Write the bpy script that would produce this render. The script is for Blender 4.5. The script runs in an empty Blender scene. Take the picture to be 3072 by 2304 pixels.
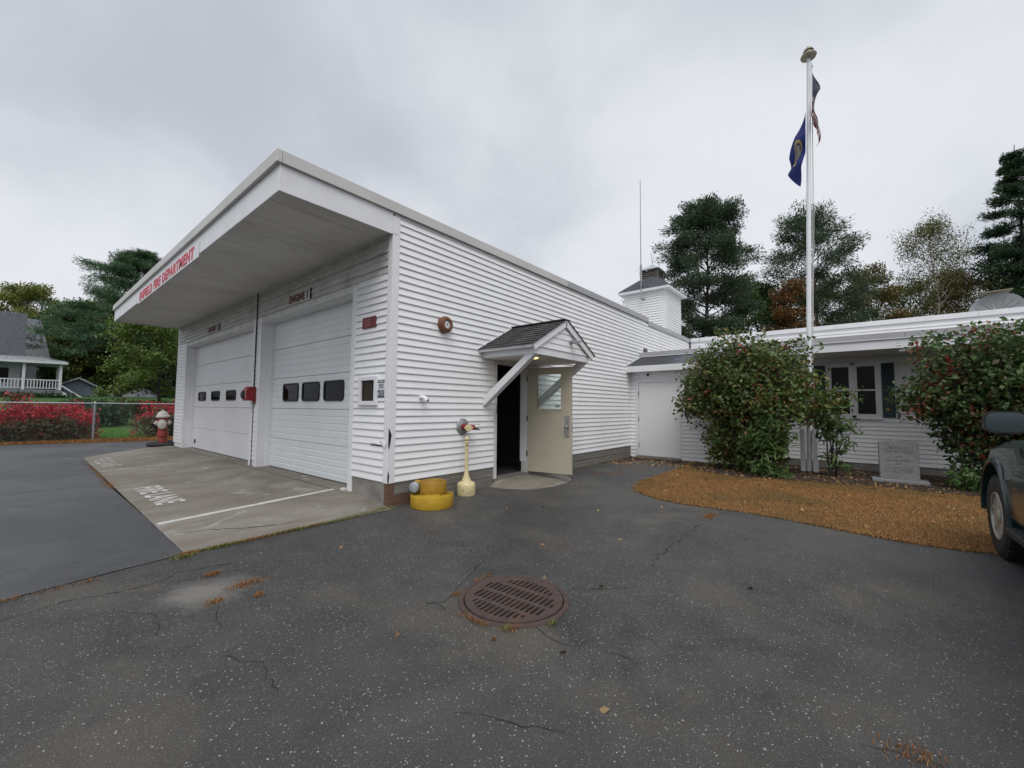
import bpy, bmesh, math, random
import numpy as np
from mathutils import Matrix, Vector
R_ = math.radians
scene = bpy.context.scene
COL = scene.collection
rnd = random.Random(7)
# ------------------------------------------------------------------ camera
cam = bpy.data.cameras.new('camera'); cam_o = bpy.data.objects.new('camera', cam); COL.objects.link(cam_o)
cam.sensor_width = 36.0; cam.lens = 36.0*1237.015/3072; cam.clip_start = .05; cam.clip_end = 3000
CR = ((0.635541923929856, -0.7720273810390327, 0.007757954211604633),
      (0.0497716442758487, 0.03094106115479535, -0.9982812400123993),
      (0.7704604119314733, 0.6348357060378909, 0.058089413715039805))
CP = (-3.4451708624399555, -5.10299509867286, 1.4126178875322515)
r, d, f = CR
cam_o.matrix_world = Matrix(((r[0], -d[0], -f[0], CP[0]), (r[1], -d[1], -f[1], CP[1]), (r[2], -d[2], -f[2], CP[2]), (0, 0, 0, 1)))
scene.camera = cam_o
# ------------------------------------------------------------------ sky and sun (overcast)
SUN_AZ, SUN_EL = R_(226), R_(57)            # azimuth of the sun seen from the scene, from +X towards +Y
world = bpy.data.worlds.new('World'); scene.world = world; world.use_nodes = True
wt = world.node_tree; wt.nodes.clear()
def wn(t, **k):
    n = wt.nodes.new(t)
    for a, v in k.items(): setattr(n, a, v)
    return n
wl = wt.links.new
tc = wn('ShaderNodeTexCoord'); sep = wn('ShaderNodeSeparateXYZ'); wl(tc.outputs['Generated'], sep.inputs[0])
def wm(op, a, b=None):
    n = wn('ShaderNodeMath', operation=op)
    for i, v in enumerate((a, b)):
        if v is None: continue
        if isinstance(v, (int, float)): n.inputs[i].default_value = v
        else: wl(v, n.inputs[i])
    return n.outputs[0]
zz = wm('ADD', wm('MAXIMUM', sep.outputs[2], 0.0), .55)
cmb = wn('ShaderNodeCombineXYZ'); wl(wm('DIVIDE', sep.outputs[0], zz), cmb.inputs[0]); wl(wm('DIVIDE', sep.outputs[1], zz), cmb.inputs[1])
n1 = wn('ShaderNodeTexNoise'); n1.inputs['Scale'].default_value = 1.5; n1.inputs['Detail'].default_value = 6; n1.inputs['Roughness'].default_value = .5; n1.inputs['Distortion'].default_value = .15
mp = wn('ShaderNodeMapping'); mp.inputs['Location'].default_value = (0, 1.9, .4); wl(cmb.outputs[0], mp.inputs[0]); wl(mp.outputs[0], n1.inputs['Vector'])
rp = wn('ShaderNodeValToRGB'); wl(n1.outputs['Fac'], rp.inputs[0])
rp.color_ramp.interpolation = 'EASE'
rp.color_ramp.elements[0].position = .33; rp.color_ramp.elements[0].color = (.430, .460, .510, 1)
rp.color_ramp.elements[1].position = .66; rp.color_ramp.elements[1].color = (.655, .672, .708, 1)
sky = wn('ShaderNodeTexSky', sky_type='NISHITA', sun_disc=False, sun_elevation=SUN_EL, sun_rotation=R_(90)-SUN_AZ)
sky.dust_density = 2.0
skm = wn('ShaderNodeMix', data_type='RGBA', blend_type='MULTIPLY'); skm.inputs[0].default_value = 1; wl(sky.outputs[0], skm.inputs[6]); skm.inputs[7].default_value = (.10, .10, .10, 1)
mx = wn('ShaderNodeMix', data_type='RGBA'); mx.inputs[0].default_value = .94; wl(skm.outputs[2], mx.inputs[6]); wl(rp.outputs[0], mx.inputs[7])
bg = wn('ShaderNodeBackground'); bg.inputs['Strength'].default_value = .93; wl(mx.outputs[2], bg.inputs['Color'])
wo = wn('ShaderNodeOutputWorld'); wl(bg.outputs[0], wo.inputs['Surface'])
sl = bpy.data.lights.new('sun', 'SUN'); sl.energy = 1.5; sl.angle = R_(42); sl.color = (1, .98, .95)
so = bpy.data.objects.new('sun', sl); COL.objects.link(so)
sdir = Vector((math.cos(SUN_EL)*math.cos(SUN_AZ), math.cos(SUN_EL)*math.sin(SUN_AZ), math.sin(SUN_EL)))
so.location = sdir*60; so.rotation_euler = sdir.to_track_quat('Z', 'Y').to_euler()
vs = scene.view_settings; vs.view_transform = 'Standard'; vs.look = 'None'; vs.exposure = .44; vs.gamma = 1; vs.use_curve_mapping = False
scene.render.engine = 'CYCLES'
scene.cycles.use_denoising = True
scene.cycles.max_bounces = 6; scene.cycles.transparent_max_bounces = 8; scene.cycles.caustics_reflective = False; scene.cycles.caustics_refractive = False
# ------------------------------------------------------------------ materials
class NT:
    def __init__(s, m): s.t = m.node_tree; s.n = s.t.nodes; s.l = s.t.links.new
    def add(s, t, ins=None, **k):
        n = s.n.new(t)
        for a, v in k.items(): setattr(n, a, v)
        for i, v in (ins or {}).items():
            if isinstance(v, bpy.types.NodeSocket): s.l(v, n.inputs[i])
            else: n.inputs[i].default_value = v
        return n
    def math(s, op, a, b=0.0): return s.add('ShaderNodeMath', {0: a, 1: b}, operation=op).outputs[0]
    def noise(s, vec, scale, detail=4, rough=.55, dist=0):
        return s.add('ShaderNodeTexNoise', {'Vector': vec, 'Scale': scale, 'Detail': detail, 'Roughness': rough, 'Distortion': dist}).outputs['Fac']
    def ramp(s, fac, stops, interp='LINEAR'):
        n = s.add('ShaderNodeValToRGB', {0: fac}); e = n.color_ramp.elements; n.color_ramp.interpolation = interp
        while len(e) < len(stops): e.new(.5)
        for q, (p, c) in zip(e, stops): q.position = p; q.color = c if len(c) == 4 else (*c, 1)
        return n.outputs[0]
    def mix(s, fac, a, b, blend='MIX'):
        def c4(v): return v if isinstance(v, bpy.types.NodeSocket) or len(v) == 4 else (*v, 1)
        return s.add('ShaderNodeMix', {0: fac, 6: c4(a), 7: c4(b)}, data_type='RGBA', blend_type=blend).outputs[2]
    def pos(s): return s.add('ShaderNodeNewGeometry').outputs['Position']
    def mapr(s, v, a, b, c=0., d=1.):
        return s.add('ShaderNodeMapRange', {0: v, 1: a, 2: b, 3: c, 4: d}, clamp=True).outputs[0]
def newmat(name):
    m = bpy.data.materials.new(name); m.use_nodes = True; return m, NT(m), m.node_tree.nodes['Principled BSDF']
def G(v): return (v, v, v)
def mat(name, col, rough=.6, var=.12, scale=6., col2=None, bump=0., bscale=80., metal=0., spec=.5, dirt=None, dscale=3., damt=.5, stretch=None, coat=0.):
    """plain painted or raw surface: base colour with soft mottling, optional dirt and fine relief"""
    m, t, b = newmat(name); p = t.pos()
    if stretch: p = t.add('ShaderNodeMapping', {0: p, 3: stretch}).outputs[0]
    c2 = col2 or tuple(x*(1-var) for x in col)
    c = t.mix(t.mapr(t.noise(p, scale, 5), .35, .65), col, c2)
    if dirt: c = t.mix(t.math('MULTIPLY', t.mapr(t.noise(p, dscale, 8, .65), .52, .75), damt), c, dirt)
    t.l(c, b.inputs['Base Color']); b.inputs['Roughness'].default_value = rough; b.inputs['Metallic'].default_value = metal
    b.inputs['Specular IOR Level'].default_value = spec; b.inputs['Coat Weight'].default_value = coat
    if bump:
        bn = t.add('ShaderNodeBump', {'Strength': bump, 'Distance': .01, 'Height': t.noise(p, bscale, 4)}); t.l(bn.outputs[0], b.inputs['Normal'])
    return m
MT = {}
MT['siding'] = mat('vinyl_siding', (.83, .83, .84), .42, .05, 1.3, dirt=(.60, .58, .55), dscale=1.6, damt=.22, bump=.06, bscale=14)
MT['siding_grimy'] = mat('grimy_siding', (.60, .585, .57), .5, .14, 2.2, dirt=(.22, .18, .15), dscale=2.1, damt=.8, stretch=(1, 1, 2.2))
MT['trim'] = mat('white_trim', (.78, .78, .80), .45, .05, 2, dirt=(.55, .53, .5), dscale=2.5, damt=.25)
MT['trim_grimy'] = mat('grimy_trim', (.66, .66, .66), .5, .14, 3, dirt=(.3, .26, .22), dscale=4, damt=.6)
MT['gravelstop'] = mat('aged_metal_edge', (.60, .585, .565), .5, .12, .8, dirt=(.42, .40, .38), dscale=1.3, damt=.5)
MT['gravelstop_grey'] = mat('galvanised_edge', (.42, .42, .43), .5, .14, .9, dirt=(.3, .3, .3), dscale=1.5, damt=.5)
MT['soffit'] = mat('soffit_board', (.74, .72, .685), .6, .10, 1.2, dirt=(.48, .44, .40), dscale=1.1, damt=.5)
MT['black_gap'] = mat('dark_gap', (.015, .014, .014), .9)
MT['door_white'] = mat('overhead_door_white', (.74, .77, .79), .4, .05, 1.1, dirt=(.5, .5, .5), dscale=1.5, damt=.22)
MT['door_white_smooth'] = mat('overhead_door_smooth', (.76, .76, .785), .42, .06, .9, dirt=(.48, .47, .46), dscale=1.2, damt=.3)
MT['rubber'] = mat('black_rubber', (.018, .018, .019), .75, .3, 9, bump=.3)
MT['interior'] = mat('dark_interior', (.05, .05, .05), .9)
MT['wood_sill'] = mat('weathered_timber', (.22, .205, .185), .85, .35, 5, dirt=(.10, .085, .07), dscale=6, damt=.7, stretch=(.35, 1, 6), bump=.4, bscale=30)
MT['wood_red'] = mat('stained_timber', (.165, .092, .058), .85, .4, 4, dirt=(.08, .06, .05), dscale=5, damt=.7, stretch=(.5, 1, 5), bump=.4, bscale=30)
MT['beige_door'] = mat('beige_steel_door', (.50, .455, .355), .45, .07, 1.5, dirt=(.30, .26, .19), dscale=3.2, damt=.4)
MT['metal'] = mat('brushed_metal', (.42, .41, .40), .35, .2, 9, metal=.9)
MT['metal_dark'] = mat('dark_metal', (.06, .06, .065), .5, .3, 6, metal=.6)
MT['wire'] = mat('dull_wire', (.16, .17, .17), .6, .2, 8)
MT['galv'] = mat('galvanised_steel', (.40, .42, .43), .45, .2, 8, metal=.7)
MT['pvc'] = mat('white_pvc', (.80, .80, .80), .35, .04)
MT['plate_red'] = mat('plate_red', (.15, .008, .014), .5, .2, 9)
MT['digit'] = mat('dull_gold_digit', (.30, .17, .12), .6, .2, 30)
MT['red_paint'] = mat('red_paint', (.26, .012, .018), .45, .3, 9, dirt=(.12, .01, .012), dscale=8, damt=.5)
MT['red_letter'] = mat('red_letter', (.58, .03, .075), .45, .15, 7)
MT['red_letter_dark'] = mat('dark_red_letter', (.15, .008, .014), .45, .3, 12)
MT['white_letter'] = mat('pale_letter', (.62, .58, .55), .6, .2, 40)
MT['sign_white'] = mat('sign_board', (.72, .72, .73), .5, .06, 2)
MT['bronze'] = mat('bronze_plaque', (.018, .013, .010), .6, .5, 30, spec=.2)
MT['bronze_letter'] = mat('bronze_letter', (.09, .07, .05), .6, .3, 50, spec=.2)
MT['navy'] = mat('navy_print', (.012, .022, .10), .5, .2)
MT['wood_ring'] = mat('turned_wood', (.20, .075, .028), .45, .35, 10, dirt=(.07, .03, .015), dscale=14, damt=.7)
MT['cream_paint'] = mat('cream_paint', (.66, .565, .31), .45, .08, 6, dirt=(.42, .34, .18), dscale=9, damt=.45)
MT['cream_chipped'] = mat('chipped_cream_paint', (.66, .565, .31), .5, .08, 6, dirt=(.16, .155, .15), dscale=16, damt=.95)
MT['concrete_wall'] = mat('foundation_concrete', (.28, .265, .24), .9, .3, 4, dirt=(.13, .12, .10), dscale=5, damt=.7, bump=.6, bscale=40)
MT['granite'] = mat('grey_granite', (.30, .305, .31), .85, .35, 30, dirt=(.13, .145, .12), dscale=4, damt=.75, bump=.4, bscale=90)
MT['granite_letter'] = mat('carved_letter', (.13, .135, .125), .9, .3, 30)
MT['teal_shutter'] = mat('teal_shutter', (.018, .045, .055), .55, .2, 5)
MT['hydrant_red'] = mat('weathered_hydrant_red', (.35, .062, .040), .6, .3, 9, dirt=(.20, .05, .035), dscale=10, damt=.7, bump=.2)
MT['hydrant_white'] = mat('hydrant_bonnet_white', (.62, .58, .52), .6, .12, 9, dirt=(.4, .35, .3), dscale=9, damt=.5)
MT['rust'] = mat('rusty_cast_iron', (.070, .045, .038), .75, .35, 12, col2=(.050, .034, .030), dirt=(.125, .058, .03), dscale=7, damt=.7, bump=.5, bscale=120)
MT['pole_white'] = mat('white_pole', (.76, .77, .79), .35, .06, 2, dirt=(.5, .5, .5), dscale=4, damt=.3)
MT['gold'] = mat('weathered_finial', (.32, .30, .22), .45, .3, 20, metal=.5)
MT['rope'] = mat('halyard_rope', (.62, .62, .62), .8)
MT['truck_green'] = mat('dark_green_car_paint', (.012, .030, .036), .28, .1, 3, dirt=(.035, .042, .042), dscale=5, damt=.35, coat=.6)
MT['trim_black'] = mat('black_plastic', (.014, .014, .015), .6, .2, 20)
MT['alloy'] = mat('dull_alloy', (.46, .45, .42), .4, .2, 9, metal=.6, dirt=(.2, .18, .15), dscale=14, damt=.5)
MT['paint_line'] = mat('worn_road_paint', (.56, .55, .52), .8, .15, 12, dirt=(.30, .28, .25), dscale=14, damt=.6, bump=.2)
MT['paint_faded'] = mat('faded_road_paint', (.42, .405, .375), .85, .2, 12, dirt=(.26, .24, .21), dscale=7, damt=1., bump=.2)
MT['crack'] = mat('dark_crack', (.016, .016, .016), .95)  # near-black tone of cracks, seams and joints
MT['house_roof'] = mat('grey_asphalt_roof', (.085, .092, .108), .9, .4, 3, dirt=(.13, .135, .15), dscale=5, damt=.6, stretch=(1, 1, 4), bump=.5, bscale=25)
MT['house_roof_light'] = mat('pale_grey_asphalt_roof', (.15, .16, .175), .9, .4, 3, dirt=(.22, .23, .24), dscale=5, damt=.6, stretch=(1, 1, 4), bump=.5, bscale=25)
MT['house_white'] = mat('house_white', (.62, .63, .66), .6, .08, 2)
MT['house_grey'] = mat('deck_grey', (.17, .19, .21), .7, .2, 3)
MT['metal_roof'] = mat('metal_porch_roof', (.40, .43, .45), .4, .1, 3, metal=.3)
MT['shed_blue'] = mat('pale_blue_wall', (.23, .27, .34), .7, .15, 2)
MT['shed_roof'] = mat('pale_shed_roof', (.42, .44, .47), .7, .15, 2)
MT['bark'] = mat('grey_bark', (.075, .062, .050), .95, .4, 6, bump=.6, bscale=25, stretch=(1, 1, .3))
MT['bark_dark'] = mat('dark_bark', (.035, .030, .026), .95, .4, 6, bump=.6, bscale=25, stretch=(1, 1, .3))
MT['bark_birch'] = mat('birch_bark', (.46, .43, .37), .85, .3, 5, dirt=(.08, .07, .06), dscale=6, damt=.8, stretch=(1, 1, 3))
MT['soil'] = mat('brown_mulch', (.050, .030, .018), .95, .5, 18, dirt=(.085, .052, .028), dscale=30, damt=.8, bump=.9, bscale=120)
MT['lawn_base'] = mat('dry_thatch', (.22, .12, .042), .95, .45, 9, dirt=(.11, .078, .032), dscale=3, damt=.8, bump=.8, bscale=130)
MT['green_lawn'] = mat('green_turf', (.045, .115, .018), .9, .3, 2, dirt=(.06, .10, .02), dscale=1.2, damt=.5, bump=.6, bscale=40)
MT['earth'] = mat('earth', (.045, .050, .022), .95, .4, .5)
MT['dish'] = mat('grey_dish', (.30, .31, .32), .55, .1, 5, dirt=(.2, .2, .2), dscale=5, damt=.5)
MT['tan_metal'] = mat('tan_metal', (.24, .20, .14), .6, .2, 6)
MT['louver_wood'] = mat('grey_louver', (.10, .09, .085), .8, .3, 8)
MT['white_hinge'] = mat('white_steel', (.79, .79, .795), .5, .04, 1)
MT['green_box'] = mat('dark_green_cabinet', (.02, .05, .035), .6)
MT['vent_black'] = mat('vent_black', (.02, .02, .02), .7)
MT['flower'] = mat('pale_petal', (.6, .6, .58), .8)
MT['mirror'] = mat('mirror_glass', (.13, .165, .18), .10, .02, 2, metal=1.)
def asphalt(name, base, spk, brown):
    m, t, b = newmat(name); p = t.pos()
    big = t.noise(p, .55, 6, .6); mid = t.noise(p, 3.2, 6, .6)
    c = t.mix(t.mapr(big, .34, .66), tuple(x*.66 for x in base), tuple(x*1.30 for x in base))
    c = t.mix(t.mapr(mid, .4, .75), c, tuple(x*1.38 for x in base))
    c = t.mix(t.math('MULTIPLY', t.mapr(t.noise(p, .33, 4, .5, .5), .45, .62), .5), c, tuple(x*.55 for x in base))
    c = t.mix(t.math('MULTIPLY', t.mapr(t.noise(p, .8, 5, .6, .6), .50, .70), brown), c, (.095, .083, .066))
    fine = t.noise(p, 170, 4, .75)
    c = t.mix(t.mapr(fine, .35, .7), t.mix(1, c, (.50, .50, .50), 'MULTIPLY'), t.mix(1, c, (1.6, 1.6, 1.6), 'MULTIPLY'))
    v = t.add('ShaderNodeTexVoronoi', {'Vector': p, 'Scale': 84.}, feature='F1'); sp = t.add('ShaderNodeSeparateColor', {0: v.outputs['Color']})
    near = t.math('LESS_THAN', v.outputs['Distance'], t.math('MULTIPLY', sp.outputs[1], .36))
    pick = t.math('GREATER_THAN', sp.outputs[0], spk)
    c = t.mix(t.math('MULTIPLY', near, pick), c, t.ramp(sp.outputs[2], ((0, (.10, .098, .092)), (.6, (.19, .185, .178)), (1, (.42, .41, .40)))))
    v2 = t.add('ShaderNodeTexVoronoi', {'Vector': p, 'Scale': 150.}, feature='F1'); s2 = t.add('ShaderNodeSeparateColor', {0: v2.outputs['Color']})
    c = t.mix(t.math('MULTIPLY', t.math('GREATER_THAN', s2.outputs[0], .74), t.math('LESS_THAN', v2.outputs['Distance'], .34)), c, t.ramp(s2.outputs[1], ((0, (.022, .022, .022)), (.45, (.10, .098, .094)), (1, (.21, .205, .20)))))
    # sandy bare patch beside the slab corner
    dv = t.add('ShaderNodeVectorMath', {0: p, 1: (-2.42, -1.27, 0)}, operation='SUBTRACT').outputs[0]
    ln = t.add('ShaderNodeVectorMath', {0: dv}, operation='LENGTH').outputs['Value']
    pm = t.mapr(t.math('ADD', ln, t.math('MULTIPLY', t.math('SUBTRACT', t.noise(p, 4.5, 7, .7), .5), .55)), .10, .34, 1, 0)
    c = t.mix(t.math('MULTIPLY', pm, .8), c, t.mix(t.mapr(fine, .3, .7), (.15, .14, .125), (.27, .255, .23)))
    t.l(c, b.inputs['Base Color']); b.inputs['Specular IOR Level'].default_value = .42
    t.l(t.mapr(big, .3, .7, .42, .72), b.inputs['Roughness'])
    h = t.math('ADD', t.math('MULTIPLY', fine, .6), t.math('MULTIPLY', t.noise(p, 70, 3), .5))
    t.l(t.add('ShaderNodeBump', {'Strength': .75, 'Distance': .009, 'Height': h}).outputs[0], b.inputs['Normal'])
    return m
MT['asphalt'] = asphalt('parking_asphalt', (.051, .0505, .0495), .56, .95)
MT['road'] = asphalt('road_asphalt', (.076, .080, .086), .80, .15)
def concrete():
    m, t, b = newmat('apron_concrete'); p = t.pos()
    c = t.mix(t.mapr(t.noise(p, .9, 7, .6, .8), .38, .62), (.158, .140, .113), (.235, .216, .184))
    st = t.add('ShaderNodeMapping', {0: p, 3: (.7, 3.2, 1)}).outputs[0]
    c = t.mix(t.math('MULTIPLY', t.mapr(t.noise(st, 1.1, 7, .6, .4), .48, .68), .65), c, (.155, .128, .095))
    c = t.mix(t.math('MULTIPLY', t.mapr(t.noise(p, 1.7, 8, .62, 1.2), .57, .66), .55), c, (.37, .36, .34))
    c = t.mix(t.mapr(t.noise(p, 160, 3, .7), .35, .7), t.mix(1, c, (.84, .84, .84), 'MULTIPLY'), t.mix(1, c, (1.12, 1.12, 1.12), 'MULTIPLY'))
    t.l(c, b.inputs['Base Color']); b.inputs['Roughness'].default_value = .8
    t.l(t.add('ShaderNodeBump', {'Strength': .35, 'Distance': .006, 'Height': t.noise(p, 120, 5)}).outputs[0], b.inputs['Normal'])
    return m
MT['concrete'] = concrete()
def shingle(name, base):
    m, t, b = newmat(name); p = t.pos(); oi = t.add('ShaderNodeNewGeometry').outputs['Random Per Island']
    c = t.mix(oi, tuple(x*.65 for x in base), tuple(x*1.5 for x in base))
    c = t.mix(t.mapr(t.noise(p, 140, 3, .7), .4, .7), c, t.mix(1, c, (1.7, 1.65, 1.65), 'MULTIPLY'))
    t.l(c, b.inputs['Base Color']); b.inputs['Roughness'].default_value = .9
    t.l(t.add('ShaderNodeBump', {'Strength': .6, 'Distance': .005, 'Height': t.noise(p, 260, 3)}).outputs[0], b.inputs['Normal'])
    return m
MT['shingle'] = shingle('dark_shingle', (.030, .027, .028)); MT['shingle_blue'] = shingle('slate_grey_shingle', (.060, .064, .078))
def glass(name, tint=(.9, .95, .93), trans=.75, rough=.03):
    m, t, b = newmat(name); t.n.remove(b)
    g = t.add('ShaderNodeBsdfGlossy', {'Color': (1, 1, 1, 1), 'Roughness': rough}); tr = t.add('ShaderNodeBsdfTransparent', {'Color': (*tint, 1)})
    fr = t.add('ShaderNodeFresnel', {'IOR': 1.5}); mxs = t.add('ShaderNodeMixShader', {0: fr.outputs[0], 1: tr.outputs[0], 2: g.outputs[0]})
    t.l(mxs.outputs[0], t.n['Material Output'].inputs[0]); return m
MT['glass'] = glass('clear_glass'); MT['glass_dark'] = glass('dim_glass', (.35, .38, .37))
def mat_dark_pane():
    m, t, b = newmat('dark_window_pane'); b.inputs['Base Color'].default_value = (.004, .005, .005, 1); b.inputs['Roughness'].default_value = .03; b.inputs['Specular IOR Level'].default_value = .09; return m
MT['pane'] = mat_dark_pane()
def mat_lamp():
    m, t, b = newmat('lit_lamp'); b.inputs['Emission Color'].default_value = (1, .74, .22, 1); b.inputs['Emission Strength'].default_value = 3.2; b.inputs['Base Color'].default_value = (.8, .7, .4, 1); return m
MT['lamp'] = mat_lamp()
def hosemat(name, a, bcol):
    m, t, b = newmat(name); p = t.pos()
    c = t.mix(t.mapr(t.noise(p, 7, 6, .65), .35, .7), a, bcol)
    c = t.mix(t.math('MULTIPLY', t.mapr(t.noise(p, 26, 6, .7), .58, .72), .55), c, (.13, .075, .02))
    t.l(c, b.inputs['Base Color']); b.inputs['Roughness'].default_value = .65
    w = t.add('ShaderNodeTexWave', {'Vector': p, 'Scale': 130., 'Distortion': .4}, wave_type='BANDS', bands_direction='Z').outputs['Fac']
    t.l(t.add('ShaderNodeBump', {'Strength': .25, 'Distance': .003, 'Height': w}).outputs[0], b.inputs['Normal']); return m
MT['hose'] = hosemat('bright_yellow_hose', (.50, .315, .018), (.40, .235, .014)); MT['hose_dull'] = hosemat('dull_amber_hose', (.41, .235, .020), (.30, .155, .016))
def leafmat(name, stops, clump=None, cscale=1.5, cthr=.62, transl=.28, rough=.55, gain=1.9):
    """stops: colours picked at random per leaf; clump: second set of colours picked by patches in the crown"""
    m, t, b = newmat(name); g = t.add('ShaderNodeNewGeometry'); n = len(stops)
    stops = [tuple(x*gain for x in s) for s in stops]; clump = clump and [tuple(x*gain for x in s) for s in clump]
    c = t.ramp(g.outputs['Random Per Island'], [(i/max(1, n-1), s) for i, s in enumerate(stops)])
    if clump:
        k = len(clump); c2 = t.ramp(g.outputs['Random Per Island'], [(i/max(1, k-1), s) for i, s in enumerate(clump)])
        nz = t.math('ADD', t.noise(g.outputs['Position'], cscale, 5), t.math('MULTIPLY', t.math('SUBTRACT', g.outputs['Random Per Island'], .5), .16))
        c = t.mix(t.mapr(nz, cthr-.04, cthr+.04), c, c2)
    t.l(c, b.inputs['Base Color']); b.inputs['Roughness'].default_value = rough; b.inputs['Specular IOR Level'].default_value = .45
    tr = t.add('ShaderNodeBsdfTranslucent', {'Color': c}); ms = t.add('ShaderNodeMixShader', {0: transl, 1: b.outputs[0], 2: tr.outputs[0]})
    t.l(ms.outputs[0], t.n['Material Output'].inputs[0]); return m
RED = [(.12, .018, .018), (.17, .045, .022), (.085, .012, .018)]
MT['leaf_bush'] = leafmat('viburnum_leaf', [(.022, .040, .014), (.036, .064, .017), (.062, .090, .022), (.030, .050, .018), (.090, .088, .026), (.055, .036, .018)], RED, 2.6, .66, gain=2.3, rough=.42)
MT['leaf_bush2'] = leafmat('viburnum_leaf_mottled', [(.019, .040, .015), (.034, .066, .020), (.060, .090, .028), (.026, .050, .018), (.050, .034, .018)], RED, 1.9, .615, gain=2.1, rough=.42)
MT['leaf_sapling'] = leafmat('fresh_leaf', [(.055, .10, .030), (.085, .135, .038), (.042, .080, .026)], gain=1.6)
MT['leaf_locust'] = leafmat('locust_leaf', [(.020, .033, .020), (.031, .049, .027), (.044, .066, .033), (.025, .040, .024)], [(.13, .05, .015), (.10, .04, .02), (.03, .06, .02)], .55, .70, gain=2.15)
MT['leaf_locust2'] = leafmat('locust_leaf_grey', [(.030, .046, .029), (.040, .060, .034), (.056, .078, .040), (.034, .050, .032)], gain=2.15)
MT['leaf_orange'] = leafmat('orange_maple_leaf', [(.15, .052, .016), (.12, .060, .018), (.07, .075, .02), (.18, .05, .015), (.05, .06, .02)], gain=1.5)
MT['leaf_brown'] = leafmat('russet_leaf', [(.085, .062, .018), (.115, .072, .020), (.060, .060, .018), (.10, .052, .018)], [(.035, .06, .02), (.05, .07, .022)], .6, .60, gain=2.0)
MT['leaf_birch'] = leafmat('birch_leaf', [(.060, .068, .020), (.085, .080, .024), (.045, .058, .020), (.10, .080, .022)], gain=1.9)
MT['leaf_dark'] = leafmat('dark_evergreen_leaf', [(.014, .030, .016), (.022, .044, .019), (.030, .054, .022), (.018, .036, .020)])
MT['leaf_mid'] = leafmat('mid_green_leaf', [(.026, .052, .016), (.040, .074, .018), (.060, .092, .020), (.030, .058, .018)], [(.11, .10, .018), (.085, .085, .02)], .5, .60, gain=1.85)
MT['leaf_yellow'] = leafmat('yellowing_leaf', [(.085, .105, .022), (.115, .115, .022), (.060, .085, .022), (.13, .105, .02)])
MT['leaf_pine'] = leafmat('pine_needle', [(.020, .046, .024), (.030, .062, .028), (.042, .078, .032), (.024, .050, .026)], transl=.15, gain=2.1)
MT['leaf_crab'] = leafmat('crabapple_leaf', [(.050, .082, .016), (.070, .100, .018), (.040, .066, .016), (.090, .105, .022)], gain=1.95)
MT['leaf_red'] = leafmat('crimson_leaf', [(.24, .012, .024), (.32, .018, .030), (.16, .010, .020), (.28, .030, .022)], [(.075, .018, .018), (.035, .038, .015), (.05, .03, .016)], .9, .56)
MT['leaf_red_low'] = leafmat('green_maroon_leaf', [(.030, .046, .015), (.045, .032, .016), (.060, .022, .016), (.034, .056, .018), (.07, .075, .022)])
MT['leaf_litter'] = leafmat('fallen_leaf', [(.14, .06, .025), (.20, .10, .04), (.09, .04, .02), (.26, .19, .07), (.07, .05, .03)], transl=.1)
MT['grass_dry'] = leafmat('dry_grass', [(.26, .120, .030), (.31, .155, .042), (.15, .068, .022), (.36, .20, .075), (.20, .100, .032), (.12, .065, .025)], [(.13, .098, .030), (.19, .105, .034), (.10, .082, .028), (.24, .13, .04)], .85, .53, transl=.22, gain=1.42)
MT['grass_orange'] = leafmat('orange_weed', [(.26, .085, .022), (.34, .15, .03), (.20, .06, .02), (.34, .21, .05)], transl=.2, gain=.95)
MT['grass_weed'] = leafmat('green_weed', [(.12, .15, .03), (.16, .18, .04), (.20, .17, .04), (.09, .12, .03)], transl=.2, gain=1.0)
MT['grass_green'] = leafmat('green_grass', [(.04, .12, .018), (.06, .15, .022), (.05, .10, .02)], transl=.2)
# ------------------------------------------------------------------ mesh helpers
def link(name, me, m, parent=None, smooth=False):
    o = bpy.data.objects.new(name, me); COL.objects.link(o)
    if m is not None and not me.materials: me.materials.append(MT[m] if isinstance(m, str) else m)
    if smooth:
        me.polygons.foreach_set('use_smooth', np.ones(len(me.polygons), dtype=bool))
    if parent is not None:
        o.parent = parent
        if parent.type == 'EMPTY' and parent.parent is None: o.matrix_parent_inverse = parent.matrix_basis.inverted()
    return o
def tag(o, label=None, cat=None, group=None, kind=None):
    if label: o['label'] = label
    if cat: o['category'] = cat
    if group: o['group'] = group
    if kind: o['kind'] = kind
    return o
def thing(name, label, cat, loc=(0, 0, 0), group=None):
    o = bpy.data.objects.new(name, None); COL.objects.link(o); o.location = loc; o.empty_display_size = .2
    o.matrix_basis = Matrix.Translation(loc)
    return tag(o, label, cat, group)
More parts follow.
